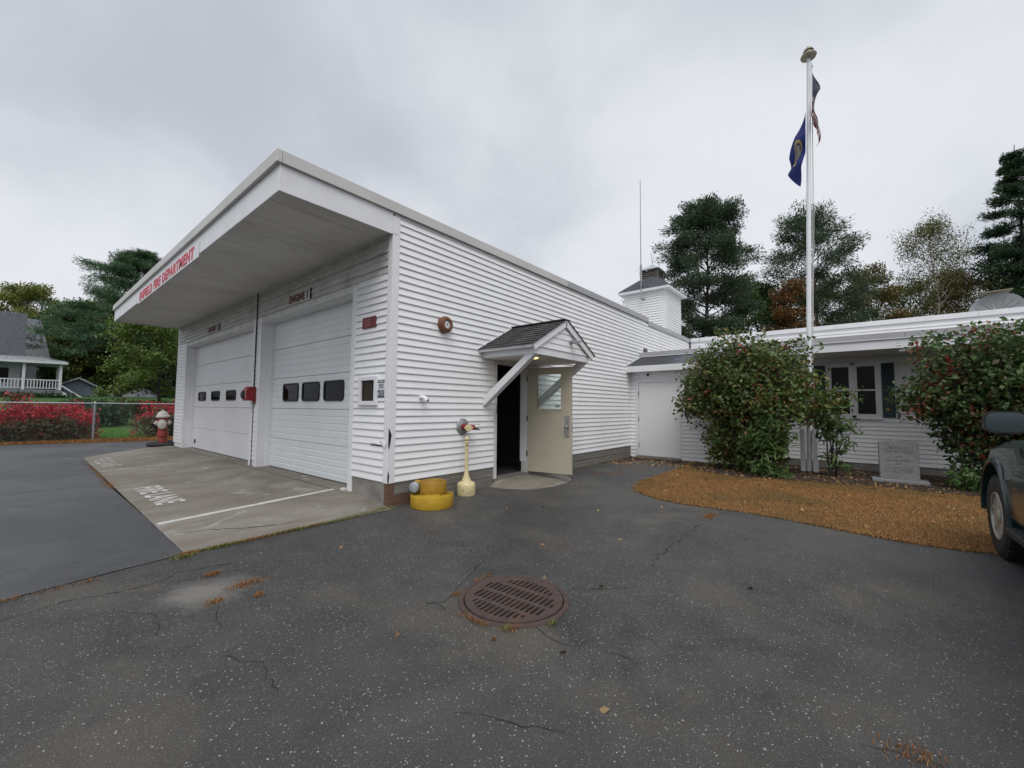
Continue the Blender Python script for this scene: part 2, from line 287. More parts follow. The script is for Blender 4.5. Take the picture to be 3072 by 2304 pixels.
class MB:
    """collects vertices and faces of one mesh, in world coordinates"""
    def __init__(s): s.v = []; s.f = []; s.mi = []; s.cur = 0
    def add(s, vs, fs):
        b = len(s.v); s.v += [tuple(p) for p in vs]; s.f += [tuple(b+i for i in q) for q in fs]; s.mi += [s.cur]*len(fs); return s
    def box(s, x0, x1, y0, y1, z0, z1):
        return s.add([(x0, y0, z0), (x1, y0, z0), (x1, y1, z0), (x0, y1, z0), (x0, y0, z1), (x1, y0, z1), (x1, y1, z1), (x0, y1, z1)],
                     [(0, 3, 2, 1), (4, 5, 6, 7), (0, 1, 5, 4), (1, 2, 6, 5), (2, 3, 7, 6), (3, 0, 4, 7)])
    def hexa(s, a, b):                       # two quads (4 points each) joined
        return s.add(list(a)+list(b), [(0, 3, 2, 1), (4, 5, 6, 7), (0, 1, 5, 4), (1, 2, 6, 5), (2, 3, 7, 6), (3, 0, 4, 7)])
    def prism(s, pts, off):                  # polygon extruded by a vector
        n = len(pts); q = [tuple(p[i]+off[i] for i in range(3)) for p in pts]
        return s.add(list(pts)+q, [tuple(range(n))[::-1], tuple(range(n, 2*n))]+[(i, (i+1) % n, n+(i+1) % n, n+i) for i in range(n)])
    def tube(s, path, rad, n=8, cap=True):
        path = [Vector(p) for p in path]; rad = rad if isinstance(rad, (list, tuple)) else [rad]*len(path)
        b = len(s.v); up = Vector((0, 0, 1)); k = len(path); u = None
        for i, p in enumerate(path):
            t = (path[min(i+1, k-1)]-path[max(i-1, 0)]).normalized()
            if u is None: u = t.cross(up if abs(t.z) < .9 else Vector((1, 0, 0))).normalized()
            else: u = (u-t*u.dot(t)).normalized()
            w = t.cross(u)
            for j in range(n):
                a = 2*math.pi*j/n; s.v.append(tuple(p+(u*math.cos(a)+w*math.sin(a))*rad[i]))
        fs = [(b+i*n+j, b+i*n+(j+1) % n, b+(i+1)*n+(j+1) % n, b+(i+1)*n+j) for i in range(k-1) for j in range(n)]
        if cap: fs += [tuple(b+j for j in range(n))[::-1], tuple(b+(k-1)*n+j for j in range(n))]
        s.f += fs; s.mi += [s.cur]*len(fs); return s
    def lathe(s, prof, o=(0, 0, 0), n=24, axis='z', close=False):   # prof: (r, h)
        b = len(s.v); o = Vector(o); A = {'z': (Vector((1, 0, 0)), Vector((0, 1, 0)), Vector((0, 0, 1))), 'x': (Vector((0, 1, 0)), Vector((0, 0, 1)), Vector((1, 0, 0))), 'y': (Vector((0, 0, 1)), Vector((1, 0, 0)), Vector((0, 1, 0)))}[axis] if isinstance(axis, str) else axis
        k = len(prof)
        for r0, h in prof:
            for j in range(n):
                a = 2*math.pi*j/n; s.v.append(tuple(o+A[0]*r0*math.cos(a)+A[1]*r0*math.sin(a)+A[2]*h))
        fs = [(b+i*n+j, b+i*n+(j+1) % n, b+((i+1) % k)*n+(j+1) % n, b+((i+1) % k)*n+j) for i in range(k if close else k-1) for j in range(n)]
        if not close: fs += [tuple(b+j for j in range(n))[::-1], tuple(b+(k-1)*n+j for j in range(n))]
        s.f += fs; s.mi += [s.cur]*len(fs); return s
    def build(s, name, m, parent=None, smooth=False, bevel=0., auto=None):
        me = bpy.data.meshes.new(name); me.from_pydata(s.v, [], s.f)
        if bevel or True:
            bm = bmesh.new(); bm.from_mesh(me); bmesh.ops.recalc_face_normals(bm, faces=bm.faces)
            if bevel: bmesh.ops.bevel(bm, geom=list(bm.edges), offset=bevel, segments=1, affect='EDGES', clamp_overlap=True)
            bm.to_mesh(me); bm.free()
        if isinstance(m, (list, tuple)):
            for q in m: me.materials.append(MT[q])
            me.polygons.foreach_set('material_index', s.mi)
        o = link(name, me, m if isinstance(m, str) else None, parent, smooth)
        if smooth and auto:
            me.set_sharp_from_angle(angle=R_(auto))
        return o
def bx(name, m, parent, x0, x1, y0, y1, z0, z1, bevel=0.): return MB().box(x0, x1, y0, y1, z0, z1).build(name, m, parent, bevel=bevel)
def text(name, body, m, parent, org, xd, yd, height, width=None, extrude=.006, align='LEFT', offset=0., spacing=1., split=False):
    """lettering as solid mesh: org lower-left, xd reading direction, yd up direction"""
    cu = bpy.data.curves.new('lettering', 'FONT'); cu.body = body; cu.size = 1; cu.extrude = 0; cu.offset = offset; cu.space_character = spacing; cu.resolution_u = 3
    ob = bpy.data.objects.new('lettering', cu); COL.objects.link(ob)
    dg = bpy.context.evaluated_depsgraph_get(); me = bpy.data.meshes.new_from_object(ob.evaluated_get(dg))
    bpy.data.objects.remove(ob); bpy.data.curves.remove(cu)
    co = np.empty(len(me.vertices)*3); me.vertices.foreach_get('co', co); co = co.reshape(-1, 3)
    lo, hi = co.min(0), co.max(0); sy = height/(hi[1]-lo[1]); sx = sy if width is None else width/(hi[0]-lo[0])
    u = (co[:, 0]-lo[0])*sx; v = (co[:, 1]-lo[1])*sy
    if align == 'CENTER': u -= u.max()/2
    xd, yd, org = np.array(xd, float), np.array(yd, float), np.array(org, float); nd = np.cross(xd, yd)
    P = org+u[:, None]*xd+v[:, None]*yd
    me.vertices.foreach_set('co', P.ravel()); me.update()
    groups = [None]
    if split:
        par = list(range(len(me.vertices)))
        def fd(i):
            while par[i] != i: par[i] = par[par[i]]; i = par[i]
            return i
        for e in me.edges: par[fd(e.vertices[0])] = fd(e.vertices[1])
        gr = {}
        for pl in me.polygons: gr.setdefault(fd(pl.vertices[0]), []).append(tuple(pl.vertices))
        for fl_ in gr.values():
            ids = sorted({i for q in fl_ for i in q}); mp_ = {i: k for k, i in enumerate(ids)}; m2_ = bpy.data.meshes.new('letter'); m2_.from_pydata([tuple(P[i]) for i in ids], [], [tuple(mp_[i] for i in q) for q in fl_])
            bm = bmesh.new(); bm.from_mesh(m2_); q = bmesh.ops.extrude_face_region(bm, geom=list(bm.faces)); bmesh.ops.translate(bm, vec=Vector(nd*extrude), verts=[g for g in q['geom'] if isinstance(g, bmesh.types.BMVert)])
            bmesh.ops.recalc_face_normals(bm, faces=bm.faces); bm.to_mesh(m2_); bm.free(); link('letter', m2_, m, parent)
        return None
    if extrude:
        bm = bmesh.new(); bm.from_mesh(me); q = bmesh.ops.extrude_face_region(bm, geom=list(bm.faces))
        bmesh.ops.translate(bm, vec=Vector(nd*extrude), verts=[g for g in q['geom'] if isinstance(g, bmesh.types.BMVert)])
        bmesh.ops.recalc_face_normals(bm, faces=bm.faces); bm.to_mesh(me); bm.free()
    me.materials.clear()
    return link(name, me, m, parent)
def raw_mesh(name, V, F4, m, parent=None):
    """numpy quads -> mesh"""
    me = bpy.data.meshes.new(name); nv, nf = len(V), len(F4); k = F4.shape[1]
    me.vertices.add(nv); me.vertices.foreach_set('co', np.asarray(V, np.float32).ravel())
    me.loops.add(nf*k); me.polygons.add(nf)
    me.loops.foreach_set('vertex_index', F4.astype(np.int32).ravel()); me.polygons.foreach_set('loop_start', np.arange(0, nf*k, k, dtype=np.int32))
    me.update(calc_edges=True); return link(name, me, m, parent)
def unit(a): return a/np.maximum(np.linalg.norm(a, axis=1, keepdims=True), 1e-9)
def leaves(name, C, L, W, m, parent, rng, up=.6, fold=False, dirs=None, dj=.5):
    n = len(C); a = rng.normal(size=(n, 3)) if dirs is None else unit(dirs)+rng.normal(size=(n, 3))*dj
    a = unit(a); nr = rng.normal(size=(n, 3)); nr[:, 2] += up*2; b = unit(np.cross(nr, a)); nn = np.cross(a, b)
    s = rng.uniform(.65, 1.25, (n, 1)); L = L*s; W = W*s
    if not fold:
        V = np.stack([C-a*L, C+b*W-a*L*.1, C+a*L, C-b*W-a*L*.1], 1).reshape(-1, 3); F = np.arange(n*4).reshape(-1, 4)
    else:
        q = nn*W*.45; V = np.stack([C-a*L, C-a*L*.15+b*W+q, C+a*L*.55+b*W*.55+q, C+a*L, C+a*L*.55-b*W*.55+q, C-a*L*.15-b*W+q], 1).reshape(-1, 3)
        i = np.arange(n)[:, None]*6; F = np.concatenate([i+np.array([[0, 1, 2, 3]]), i+np.array([[0, 3, 4, 5]])], 0)
    return raw_mesh(name, V, F, m, parent)
def blades(name, P, h, w, m, parent, rng, lean=.5):
    n = len(P); az = rng.uniform(0, 2*np.pi, n); d = np.stack([np.cos(az), np.sin(az), np.zeros(n)], 1); s = np.stack([-np.sin(az), np.cos(az), np.zeros(n)], 1)
    H = (h*rng.uniform(.5, 1.3, n))[:, None]; ln = rng.uniform(.1, 1, n)[:, None]*lean
    z = np.array([[0, 0, 1.]]); mid = P+d*H*ln*.35+z*H*.6; tip = P+d*H*ln+z*H*(1-.3*ln)
    V = np.stack([P-s*w, P+s*w, mid+s*w*.7, tip, mid-s*w*.7], 1).reshape(-1, 3)
    F = (np.arange(n)[:, None]*5+np.array([[0, 1, 2, 4]])); F2 = (np.arange(n)[:, None]*5+np.array([[4, 2, 3, 3]]))
    me = bpy.data.meshes.new(name); me.vertices.add(len(V)); me.vertices.foreach_set('co', V.astype(np.float32).ravel())
    lp = np.concatenate([F.ravel(), F2[:, :3].ravel()]); me.loops.add(len(lp)); me.loops.foreach_set('vertex_index', lp.astype(np.int32))
    st = np.concatenate([np.arange(n)*4, n*4+np.arange(n)*3]); me.polygons.add(2*n); me.polygons.foreach_set('loop_start', st.astype(np.int32)); me.update(calc_edges=True)
    return link(name, me, m, parent)
def inpoly(P, poly):
    x, y = P[:, 0], P[:, 1]; c = np.zeros(len(P), bool); n = len(poly)
    for i in range(n):
        x0, y0 = poly[i]; x1, y1 = poly[(i+1) % n]
        if y0 == y1: continue
        c ^= ((y0 > y) != (y1 > y)) & (x < (x1-x0)*(y-y0)/(y1-y0)+x0)
    return c
def sheet(name, poly, z, m, kind='structure', parent=None, holes=()):
    me = bpy.data.meshes.new(name); bm = bmesh.new(); es = []
    for loop in (poly, *holes):
        vs = [bm.verts.new((x, y, z(x, y) if callable(z) else z)) for x, y in loop]; es += [bm.edges.new((vs[i], vs[(i+1) % len(vs)])) for i in range(len(vs))]
    bmesh.ops.triangle_fill(bm, edges=es, use_beauty=True); bmesh.ops.recalc_face_normals(bm, faces=bm.faces)
    if sum(f_.normal.z for f_ in bm.faces) < 0: bmesh.ops.reverse_faces(bm, faces=bm.faces)
    bm.to_mesh(me); bm.free(); o = link(name, me, m, parent)
    if kind: o['kind'] = kind
    return o
def ribbon(name, pts, w, z, m, parent, seed, jag=.012, step=.05):
    """a jagged thin strip along a polyline (crack)"""
    rg = random.Random(seed); P = []
    for (x0, y0), (x1, y1) in zip(pts, pts[1:]):
        L = math.hypot(x1-x0, y1-y0); k = max(2, int(L/step))
        for i in range(k): P.append((x0+(x1-x0)*i/k+rg.gauss(0, jag), y0+(y1-y0)*i/k+rg.gauss(0, jag)))
    P.append(pts[-1]); V = []; F = []
    for i, (x, y) in enumerate(P):
        a, b = P[max(i-1, 0)], P[min(i+1, len(P)-1)]; dx, dy = b[0]-a[0], b[1]-a[1]; l = math.hypot(dx, dy) or 1
        ww = w*rg.uniform(.25, 1.)*(.3 if i in (0, len(P)-1) else 1); zz_ = z(x, y) if callable(z) else z
        V += [(x-dy/l*ww, y+dx/l*ww, zz_), (x+dy/l*ww, y-dx/l*ww, zz_)]
        if i: F.append((2*i-2, 2*i-1, 2*i+1, 2*i))
    return MB().add(V, F).build(name, m, parent)
# wall frames: origin (x, y), theta; u runs along the wall, 'out' points away from it
def wf(org, th):
    c, s = math.cos(th), math.sin(th); ox, oy = org
    return lambda u, out, z: (ox+u*c+out*s, oy+u*s-out*c, z)
def wbox(mb, fr, u0, u1, o0, o1, z0, z1):
    return mb.hexa([fr(u0, o0, z0), fr(u1, o0, z0), fr(u1, o1, z0), fr(u0, o1, z0)], [fr(u0, o0, z1), fr(u1, o0, z1), fr(u1, o1, z1), fr(u0, o1, z1)])
def wall(name, m, parent, org, th, ulen, z0, z1, thick, openings=()):
    fr = wf(org, th); mb = MB(); us = sorted({0., ulen, *[q for o in openings for q in o[:2]]})
    for a, b in zip(us, us[1:]):
        zs = [(z0, z1)]
        for (p, q, r0, r1) in openings:
            if p <= a+1e-6 and q >= b-1e-6:
                zs = [w for (s0, s1) in zs for w in ((s0, min(s1, r0)), (max(s0, r1), s1)) if w[1]-w[0] > 1e-4]
        for s0, s1 in zs: wbox(mb, fr, a, b, -thick, 0, s0, s1)
    return mb.build(name, m, parent)
_board = {}
def board_mesh(c, t, m):
    k = (c, t, m)
    if k not in _board:
        # clapboard profile, one metre long, foot proud and with a small drip lip
        pr = [(0, .004), (-t*.55, .004), (-t*.55, -.006), (-t*.92, -.006), (-t, .000), (-t, .008), (-t*.62, c*.5), (-t*.22, c+.006), (0, c+.006)]
        V = [(x, y, z) for x in (0, 1) for y, z in pr]; n = len(pr)
        F = [tuple(range(n)), tuple(range(n, 2*n))[::-1]]+[(i, n+i, n+(i+1) % n, (i+1) % n) for i in range(n)]
        me = bpy.data.meshes.new('siding_board'); me.from_pydata(V, [], F); bm = bmesh.new(); bm.from_mesh(me); bmesh.ops.recalc_face_normals(bm, faces=bm.faces); bm.to_mesh(me); bm.free()
        me.materials.append(MT[m]); _board[k] = me
    return _board[k]
def siding(parent, org, th, u0, u1, z0, z1, cuts=(), c=.105, t=.024, m='siding', grimy=None, joints=None, base=.001):
    """one object for each clapboard course, broken at openings"""
    fr = wf(org, th); z = z0; i = 0
    while z < z1-.02:
        h = min(c, z1-z); sp = [(u0, u1)]
        for (p, q, r0, r1) in cuts:
            if z+h*.5 > r0 and z+h*.5 < r1: sp = [w for (a, b) in sp for w in ((a, min(b, p)), (max(a, q), b)) if w[1]-w[0] > .01]
        mm = grimy[1] if grimy and z > grimy[0] else m
        for a, b in sp:
            cutp = [a]
            if joints and b-a > 4: cutp.append(a+(joints+1.31*((i*7) % 5)) % (b-a-1)+.5)
            cutp.append(b)
            for p, q in zip(cutp, cutp[1:]):
                o = bpy.data.objects.new('siding_board', board_mesh(c, t, mm)); COL.objects.link(o); o.parent = parent
                o.location = fr(p, base, z); o.rotation_euler = (0, 0, th+rnd.gauss(0, .0004)); o.scale = (q-p, 1, h/c)
        z += c; i += 1
# ================================================================== GROUND
H90 = -math.pi/2
def apz(x, y):                                # apron slope: up to the doors, down at its near edge
    a = min(1, max(0, (x+2.32)/2.2)); b = min(1, max(0, (y+.15)/1.0)); return .004+.10*a*b
sheet('ground', [(-600, -600), (600, -600), (600, 600), (-600, 600)], -.30, 'earth')
LAWN_EDGE = [(7.79, -1.79), (7.0, -1.9), (5.55, -1.93), (4.44, -1.90), (3.65, -2.06), (3.32, -2.35), (3.10, -2.70), (3.00, -3.07), (3.03, -3.56), (3.06, -3.97), (3.0, -4.29), (2.86, -4.89), (2.74, -5.46), (2.76, -5.95), (2.95, -6.3), (3.1, -7.2), (3.2, -9), (3.2, -14)]
inner = [(x+.25, y) for x, y in LAWN_EDGE[4:]]
sheet('parking_lot', [(-45, -45), (3.45, -45), (3.45, -14)]+inner[::-1][1:]+[(4.5, -2.15), (5.6, -2.2), (7.0, -2.15), (8.0, -2.1), (8.4, -2.0), (8.4, .3), (-.1, .3), (-.1, -.1), (-2.36, -.17), (-2.6, -.20), (-2.96, -.26), (-3.45, -.36), (-6, -.9), (-45, -6)], 0., 'asphalt', holes=[[(-1.005+.40*math.cos(2*math.pi*i/40), -3.125+.40*math.sin(2*math.pi*i/40)) for i in range(40)]])
sheet('road', [(-45, -5.95), (-6, -.88), (-3.45, -.35), (-2.96, -.25), (-2.6, -.19), (-2.30, -.165), (-2.28, 5), (-2.12, 10.66), (-.9, 11.95), (.1, 12.05), (9, 12.3), (9, 16.6), (4, 16.6), (1, 16.3), (-.4, 16.45), (-2, 17.0), (-3.6, 17.5), (-8, 18.4), (-45, 24)], .002, 'road')
# concrete apron in front of the overhead doors
apr = MB(); N = 26
ys = [-.16+(12.16)*i/N for i in range(N+1)]; xs = [-2.32, -1.6, -.9, -.35, -.12, .25]
def axl(y): return -2.32+.16*max(0, y)/10.6 if y < 10.6 else -2.16+(y-10.6)*.95
V = []
for y in ys:
    x0 = axl(y)
    for x in xs:
        xx = max(x, x0) if x > -2.3 else x0
        if y < .95 and xx > -.02: xx = -.02
        V.append((xx, y, apz(xx, y)+.002))
k = len(xs); F = [(i*k+j, i*k+j+1, (i+1)*k+j+1, (i+1)*k+j) for i in range(N) for j in range(k-1)]
apron = apr.add(V, F).build('concrete_apron', 'concrete'); apron['kind'] = 'structure'
asz = lambda x, y: apz(x, y)+.006
def gquad(name, x0, x1, y0, y1, m, n=10):
    mb = MB(); V = []; F = []
    for i in range(n+1):
        x = x0+(x1-x0)*i/n; V += [(x, y0+rnd.gauss(0, .004), asz(x, y0)), (x, y1+rnd.gauss(0, .004), asz(x, y1))]
        if i: F.append((2*i-2, 2*i, 2*i+1, 2*i-1))
    return mb.add(V, F).build(name, m, apron)
gquad('painted_line', -2.27, -.12, 1.22, 1.33, 'paint_line'); gquad('painted_line', -2.19, -.05, 7.03, 7.11, 'paint_faded')
for y0, wd, mm in ((4.17, 1.77, 'paint_line'), (9.80, 2.0, 'paint_faded')):
    text('painted_lettering', 'FIRE LANE', mm, apron, (-2.08, y0, apz(-2.08, y0)+.008), (0, -1, 0), (1, 0, 0), .33, wd, extrude=0, offset=.028, spacing=1.06)
    lt = [o for o in apron.children if o.name.startswith('painted_lettering')][-1]
    for v_ in lt.data.vertices: v_.co.z = apz(v_.co.x, v_.co.y)+.007
ribbon('joint_line', [(-.14, .9), (-.13, 3), (-.14, 6), (-.13, 9), (-.14, 11.4)], .008, asz, 'crack', apron, 3, .002, .2)
ribbon('crack', [(-2.27, .69), (-1.96, .51), (-1.82, .42), (-1.64, .28), (-1.40, .16), (-1.2, .12)], .010, asz, 'crack', apron, 4, .012)
plot = bpy.data.objects['parking_lot']; proad = bpy.data.objects['road']
for i, (pts, w, j) in enumerate([
    ([(-5.2, -1.3), (-3.42, -.78), (-3.29, -.75), (-3.13, -.70), (-2.97, -.75), (-2.82, -.80), (-2.67, -.78), (-2.55, -.74), (-2.48, -.66), (-2.31, -.72), (-2.1, -.75)], .006, .006),
    ([(-2.44, -1.62), (-2.51, -1.79), (-2.52, -1.96)], .004, .008),
    ([(-.66, -2.45), (-.99, -2.60), (-1.19, -2.68), (-1.36, -2.76), (-1.5, -2.72)], .0045, .010), ([(-1.5, -2.6), (-1.42, -2.75), (-1.45, -2.9)], .003, .008),
    ([(-.60, -3.34), (-.53, -3.47), (-.36, -3.60), (-.2, -3.75)], .0035, .010), ([(-1.2, -3.45), (-1.28, -3.6), (-1.25, -3.78)], .003, .01),
    ([(-2.07, -3.63), (-2.0, -3.76), (-1.94, -3.87), (-1.9, -3.97), (-1.83, -4.11)], .003, .008), ([(-1.18, -3.92), (-1.16, -4.04), (-1.14, -4.16)], .003, .006),
    ([(-1.09, -5.07), (-1.05, -5.19), (-1.01, -5.34)], .004, .006), ([(2.1, -3.63), (1.53, -3.6), (.7, -3.63), (.26, -3.64)], .005, .02),
    ([(-2.62, -2.3), (-2.5, -2.6), (-2.55, -2.9)], .0025, .01), ([(-2.9, -1.2), (-2.75, -1.45), (-2.8, -1.8)], .0022, .008)]):
    ribbon('crack', pts, w, .004, 'crack', plot, 20+i, j)
ribbon('seam', [(-5.5, -.74), (-3.42, -.352), (-3.21, -.31), (-2.96, -.262), (-2.68, -.205), (-2.35, -.172)], .006, .005, 'crack', proad, 5, .004)
ribbon('crack', [(-9, 5.2), (-3.48, 5.16), (-3.01, 5.16), (-2.49, 5.17), (-2.27, 5.17)], .010, .005, 'crack', proad, 6, .006, .15)
ribbon('crack', [(-9, 12.6), (-4, 12.3), (-2.6, 12.0), (-2.1, 10.7)], .02, .005, 'crack', proad, 7, .02, .3)
ribbon('seam', [(-2.31, -.16), (-2.27, 3), (-2.24, 6), (-2.15, 10.6)], .014, .006, 'crack', proad, 8, .006, .1)
# coarse concrete pad by the entry door
rim = [(2.05, -.03), (2.10, -.42), (2.3, -.78), (2.84, -.95), (3.4, -.92), (3.78, -.82), (4.1, -.58), (4.35, -.30), (4.4, -.03)]
mid = [(2.28, -.03, .085), (2.33, -.30, .075), (2.5, -.50, .050), (2.85, -.60, .045), (3.2, -.58, .045), (3.4, -.50, .045), (3.5, -.35, .045), (3.55, -.2, .05), (3.5, -.03, .06)]
pv = [(x, y, -.01) for x, y in rim]+mid+[(2.9, -.03, .11)]; k = len(rim)
pad = MB().add(pv, [(i, i+1, k+i+1, k+i) for i in range(k-1)]+[(k+i, k+i+1, 2*k) for i in range(k-1)]).build('door_pad', 'concrete', None, True); pad['kind'] = 'structure'
# dry lawn, mulch bed, verge, back lawn
def lz(x, y): return .008-.13*min(1, max(0, (x-8.5)/1.6)) if y < -3.25 else .008
LAWN = LAWN_EDGE+[(6.95, -14), (6.95, -9), (6.75, -6.6), (6.8, -5.2), (6.55, -4.2), (6.3, -3.2), (6.6, -2.4)]
sheet('lawn', LAWN, lz, 'lawn_base')
BED = [(7.79, -1.78), (8.0, -1.5), (8.32, -1.35), (8.32, -3.25), (9.2, -3.4), (10.5, -3.4), (10.7, -14), (6.9, -14), (6.9, -9), (6.7, -6.6), (6.75, -5.2), (6.5, -4.2), (6.25, -3.2), (6.55, -2.4), (7.2, -1.86)]
me = MB(); gx = np.arange(6.2, 10.8, .2); gy = np.arange(-14, -1.2, .2)
bedmb = MB(); idx = {}
for x in gx:
    for y in gy:
        if inpoly(np.array([[x+.1, y+.1]]), BED)[0]:
            bedmb.add([(x, y, lz(x, y)+.008), (x+.2, y, lz(x+.2, y)+.008), (x+.2, y+.2, lz(x+.2, y+.2)+.008), (x, y+.2, lz(x, y+.2)+.008)], [(0, 1, 2, 3)])
bed = bedmb.build('mulch_bed', 'soil'); bed['kind'] = 'structure'
sheet('mulch_strip', [(6.2, -.02), (8.31, -.02), (8.31, -1.5), (7.9, -1.55), (7.75, -.6), (7.2, -.28)], .010, 'soil')
sheet('verge', [(9, 16.5), (4, 16.5), (1, 16.2), (-.4, 16.35), (-2, 16.9), (-3.6, 17.4), (-8, 18.3), (-45, 23.9), (-45, 27), (-8, 19.5), (9, 18.6)], .012, 'lawn_base')
def hz(y): return max(0., min(2.2, (y-29)/15*1.75))
bl = MB(); yy = [17.9, 24, 29, 34, 39, 44, 50, 60, 90, 200]
for a, b in zip(yy, yy[1:]): bl.add([(-90, a, hz(a)+.008), (60, a, hz(a)+.008), (60, b, hz(b)+.008), (-90, b, hz(b)+.008)], [(0, 1, 2, 3)])
bl.build('back_lawn', 'green_lawn')['kind'] = 'structure'
# ================================================================== FIRE STATION
fs = thing('fire_station', 'long white clapboard fire station with deep flat canopy over two overhead doors', 'building', (0, 0, 0))
ZS = .34
side = wall('side_wall', 'siding', fs, (0, 0), 0, 14.2, ZS, 4.20, .15, [(2.28, 3.2, ZS, 2.24)])
D1 = (12-4.84, 12-1.05); D2 = (12-10.9, 12-5.3)
front = wall('front_wall', 'trim', fs, (0, 12), H90, 12-.001, .09, 4.20, .23, [(*D1, 0, 3.24), (*D2, 0, 3.24)])
wall('rear_wall', 'siding', fs, (14.2, .15), math.pi/2, 11.7, 0, 4.2, .15)
wall('north_wall', 'siding', fs, (14.2, 12), math.pi, 13.97, 0, 4.2, .15)
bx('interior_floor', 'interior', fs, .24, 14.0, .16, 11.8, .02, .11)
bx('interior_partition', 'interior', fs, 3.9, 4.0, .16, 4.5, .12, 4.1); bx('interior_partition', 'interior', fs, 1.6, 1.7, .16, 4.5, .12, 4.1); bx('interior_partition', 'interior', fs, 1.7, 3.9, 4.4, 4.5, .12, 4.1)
# siding
siding(side, (0, 0), 0, .095, 9.66, ZS, 4.20, [(2.21, 3.27, 0, 2.315), (9.30, 9.66, 3.17, 3.36)], joints=1.7)
siding(side, (0, 0), 0, 9.72, 14.16, 2.96, 4.13)
bx('corner_joint', 'trim', fs, 9.66, 9.72, -.024, .0, 2.95, 4.2)
bx('wall_vent', 'louver_wood', fs, 9.31, 9.65, -.012, .0, 3.18, 3.35)
T1 = (12-4.985, 12-.93, 0, 3.36); T2 = (12-11.05, 12-5.2, 0, 3.36)
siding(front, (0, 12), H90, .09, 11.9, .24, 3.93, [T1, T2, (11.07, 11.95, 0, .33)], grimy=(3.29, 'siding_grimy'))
# corner boards
fr = wf((0, 12), H90)
bx('corner_board', 'trim', fs, -.022, .095, -.022, .0, ZS-.01, 3.95, .003); bx('corner_board', 'trim', fs, -.022, .0, .0, .095, ZS-.01, 3.95, .003)
bx('corner_board', 'trim', fs, .0, .095, -.022, -.001, 3.95, 4.2)
bx('corner_board', 'trim', fs, -.022, .0, 11.90, 12.02, .22, 3.94, .003)
# torn corner trim
tr = MB(); tr.add([(-.024, -.026, 1.12), (.028, -.026, 1.02), (.012, -.026, .90), (-.012, -.026, .80), (-.024, -.026, .86)], [(0, 1, 2, 3, 4)]); tr.build('torn_gap', 'black_gap', fs)
tr = MB().add([(-.024, -.020, .335), (-.006, -.0245, .335), (.006, -.0245, .43), (-.012, -.0245, .52), (-.024, -.0245, .45)], [(0, 1, 2, 3, 4)]); tr.build('torn_gap', 'black_gap', fs)
tb = MB(); Z = [(.02, .93), (.10, .925), (.20, .91), (.30, .895), (.42, .90), (.34, .875), (.22, .872), (.12, .865), (.03, .83)]
tb.add([(-.030-.02*math.sin(i*1.7)**2, y, z) for i, (y, z) in enumerate(Z)], [tuple(range(len(Z)))]); tb.build('torn_siding', 'siding', fs)
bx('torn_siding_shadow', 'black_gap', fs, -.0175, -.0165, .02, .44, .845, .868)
# foundation
bx('foundation_block', 'concrete_wall', fs, -.010, .12, .075, .93, -.2, ZS+.02)
bx('corner_post', 'wood_red', fs, -.012, .10, -.012, .070, -.2, ZS+.01, .004)
for (a, b) in ((.105, 2.21), (3.30, 8.31)):
    for i, (z0, z1, mm) in enumerate(((-.1, .155, 'wood_red' if a < 1 else 'wood_sill'), (.162, ZS+.01, 'wood_sill'))):
        cutx = [a, a+(b-a)*(.52 if i else .22), b]
        for p, q in zip(cutx, cutx[1:]):
            bx('sill_plank', 'wood_sill' if p > .5 else mm, fs, p+.002, q-.002, -.006-.004*i, .10, z0, z1, .003)
# canopy
soff = bx('canopy_deck', 'soffit', fs, -1.555, -.001, .03, 11.99, 4.02, 4.2)
ny = 38
for i in range(ny):
    y0 = .035+i*(11.93/ny); bx('soffit_board', 'soffit', soff, -1.55, -.004, y0+.003, y0+11.93/ny-.003, 3.955-rnd.random()*.0025, 4.02)
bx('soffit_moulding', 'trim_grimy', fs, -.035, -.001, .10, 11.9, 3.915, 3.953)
bx('fascia', 'trim', fs, -1.58, -1.556, -.02, 12.02, 3.93, 4.262, .002)
bx('fascia', 'trim', fs, -1.556, -.024, -.018, .006, 3.93, 4.262, .002); bx('fascia', 'trim', fs, -1.556, .0, 11.99, 12.018, 3.93, 4.262, .002)
bx('fascia_cap', 'trim', fs, -.024, .06, -.026, .0, 3.94, 4.2, .002)
bx('roof', 'gravelstop_grey', fs, -1.57, 9.69, -.01, 12.01, 4.262, 4.38)
bx('roof', 'gravelstop_grey', fs, 9.692, 14.25, .0, 12.0, 4.20, 4.27)
yc = [-.055, 3.72, 6.9, 9.8, 12.055]
for a, b in zip(yc, yc[1:]): bx('roof_edge', 'gravelstop', fs, -1.625, -1.565, a+.003, b-.003, 4.252+rnd.random()*.004, 4.405+rnd.random()*.004, .004)
xc = [-1.563, 1.6, 4.7, 7.5, 9.70]
for i, (a, b) in enumerate(zip(xc, xc[1:])): bx('roof_edge', 'gravelstop' if i < 2 else 'gravelstop_grey', fs, a+.002, b-.002, -.056, .005, 4.250+rnd.random()*.004, 4.405, .004)
bx('roof_edge', 'gravelstop_grey', fs, 9.705, 14.24, -.050, .005, 4.150, 4.300, .004)
bx('shadow_board', 'trim_grimy', fs, .0, 9.66, -.014, -.001, 4.2, 4.25); bx('shadow_board', 'trim_grimy', fs, 9.7, 14.2, -.014, -.001, 4.125, 4.2)
bx('roof_edge', 'gravelstop', fs, -1.563, 14.2, 12.0, 12.055, 4.255, 4.405)
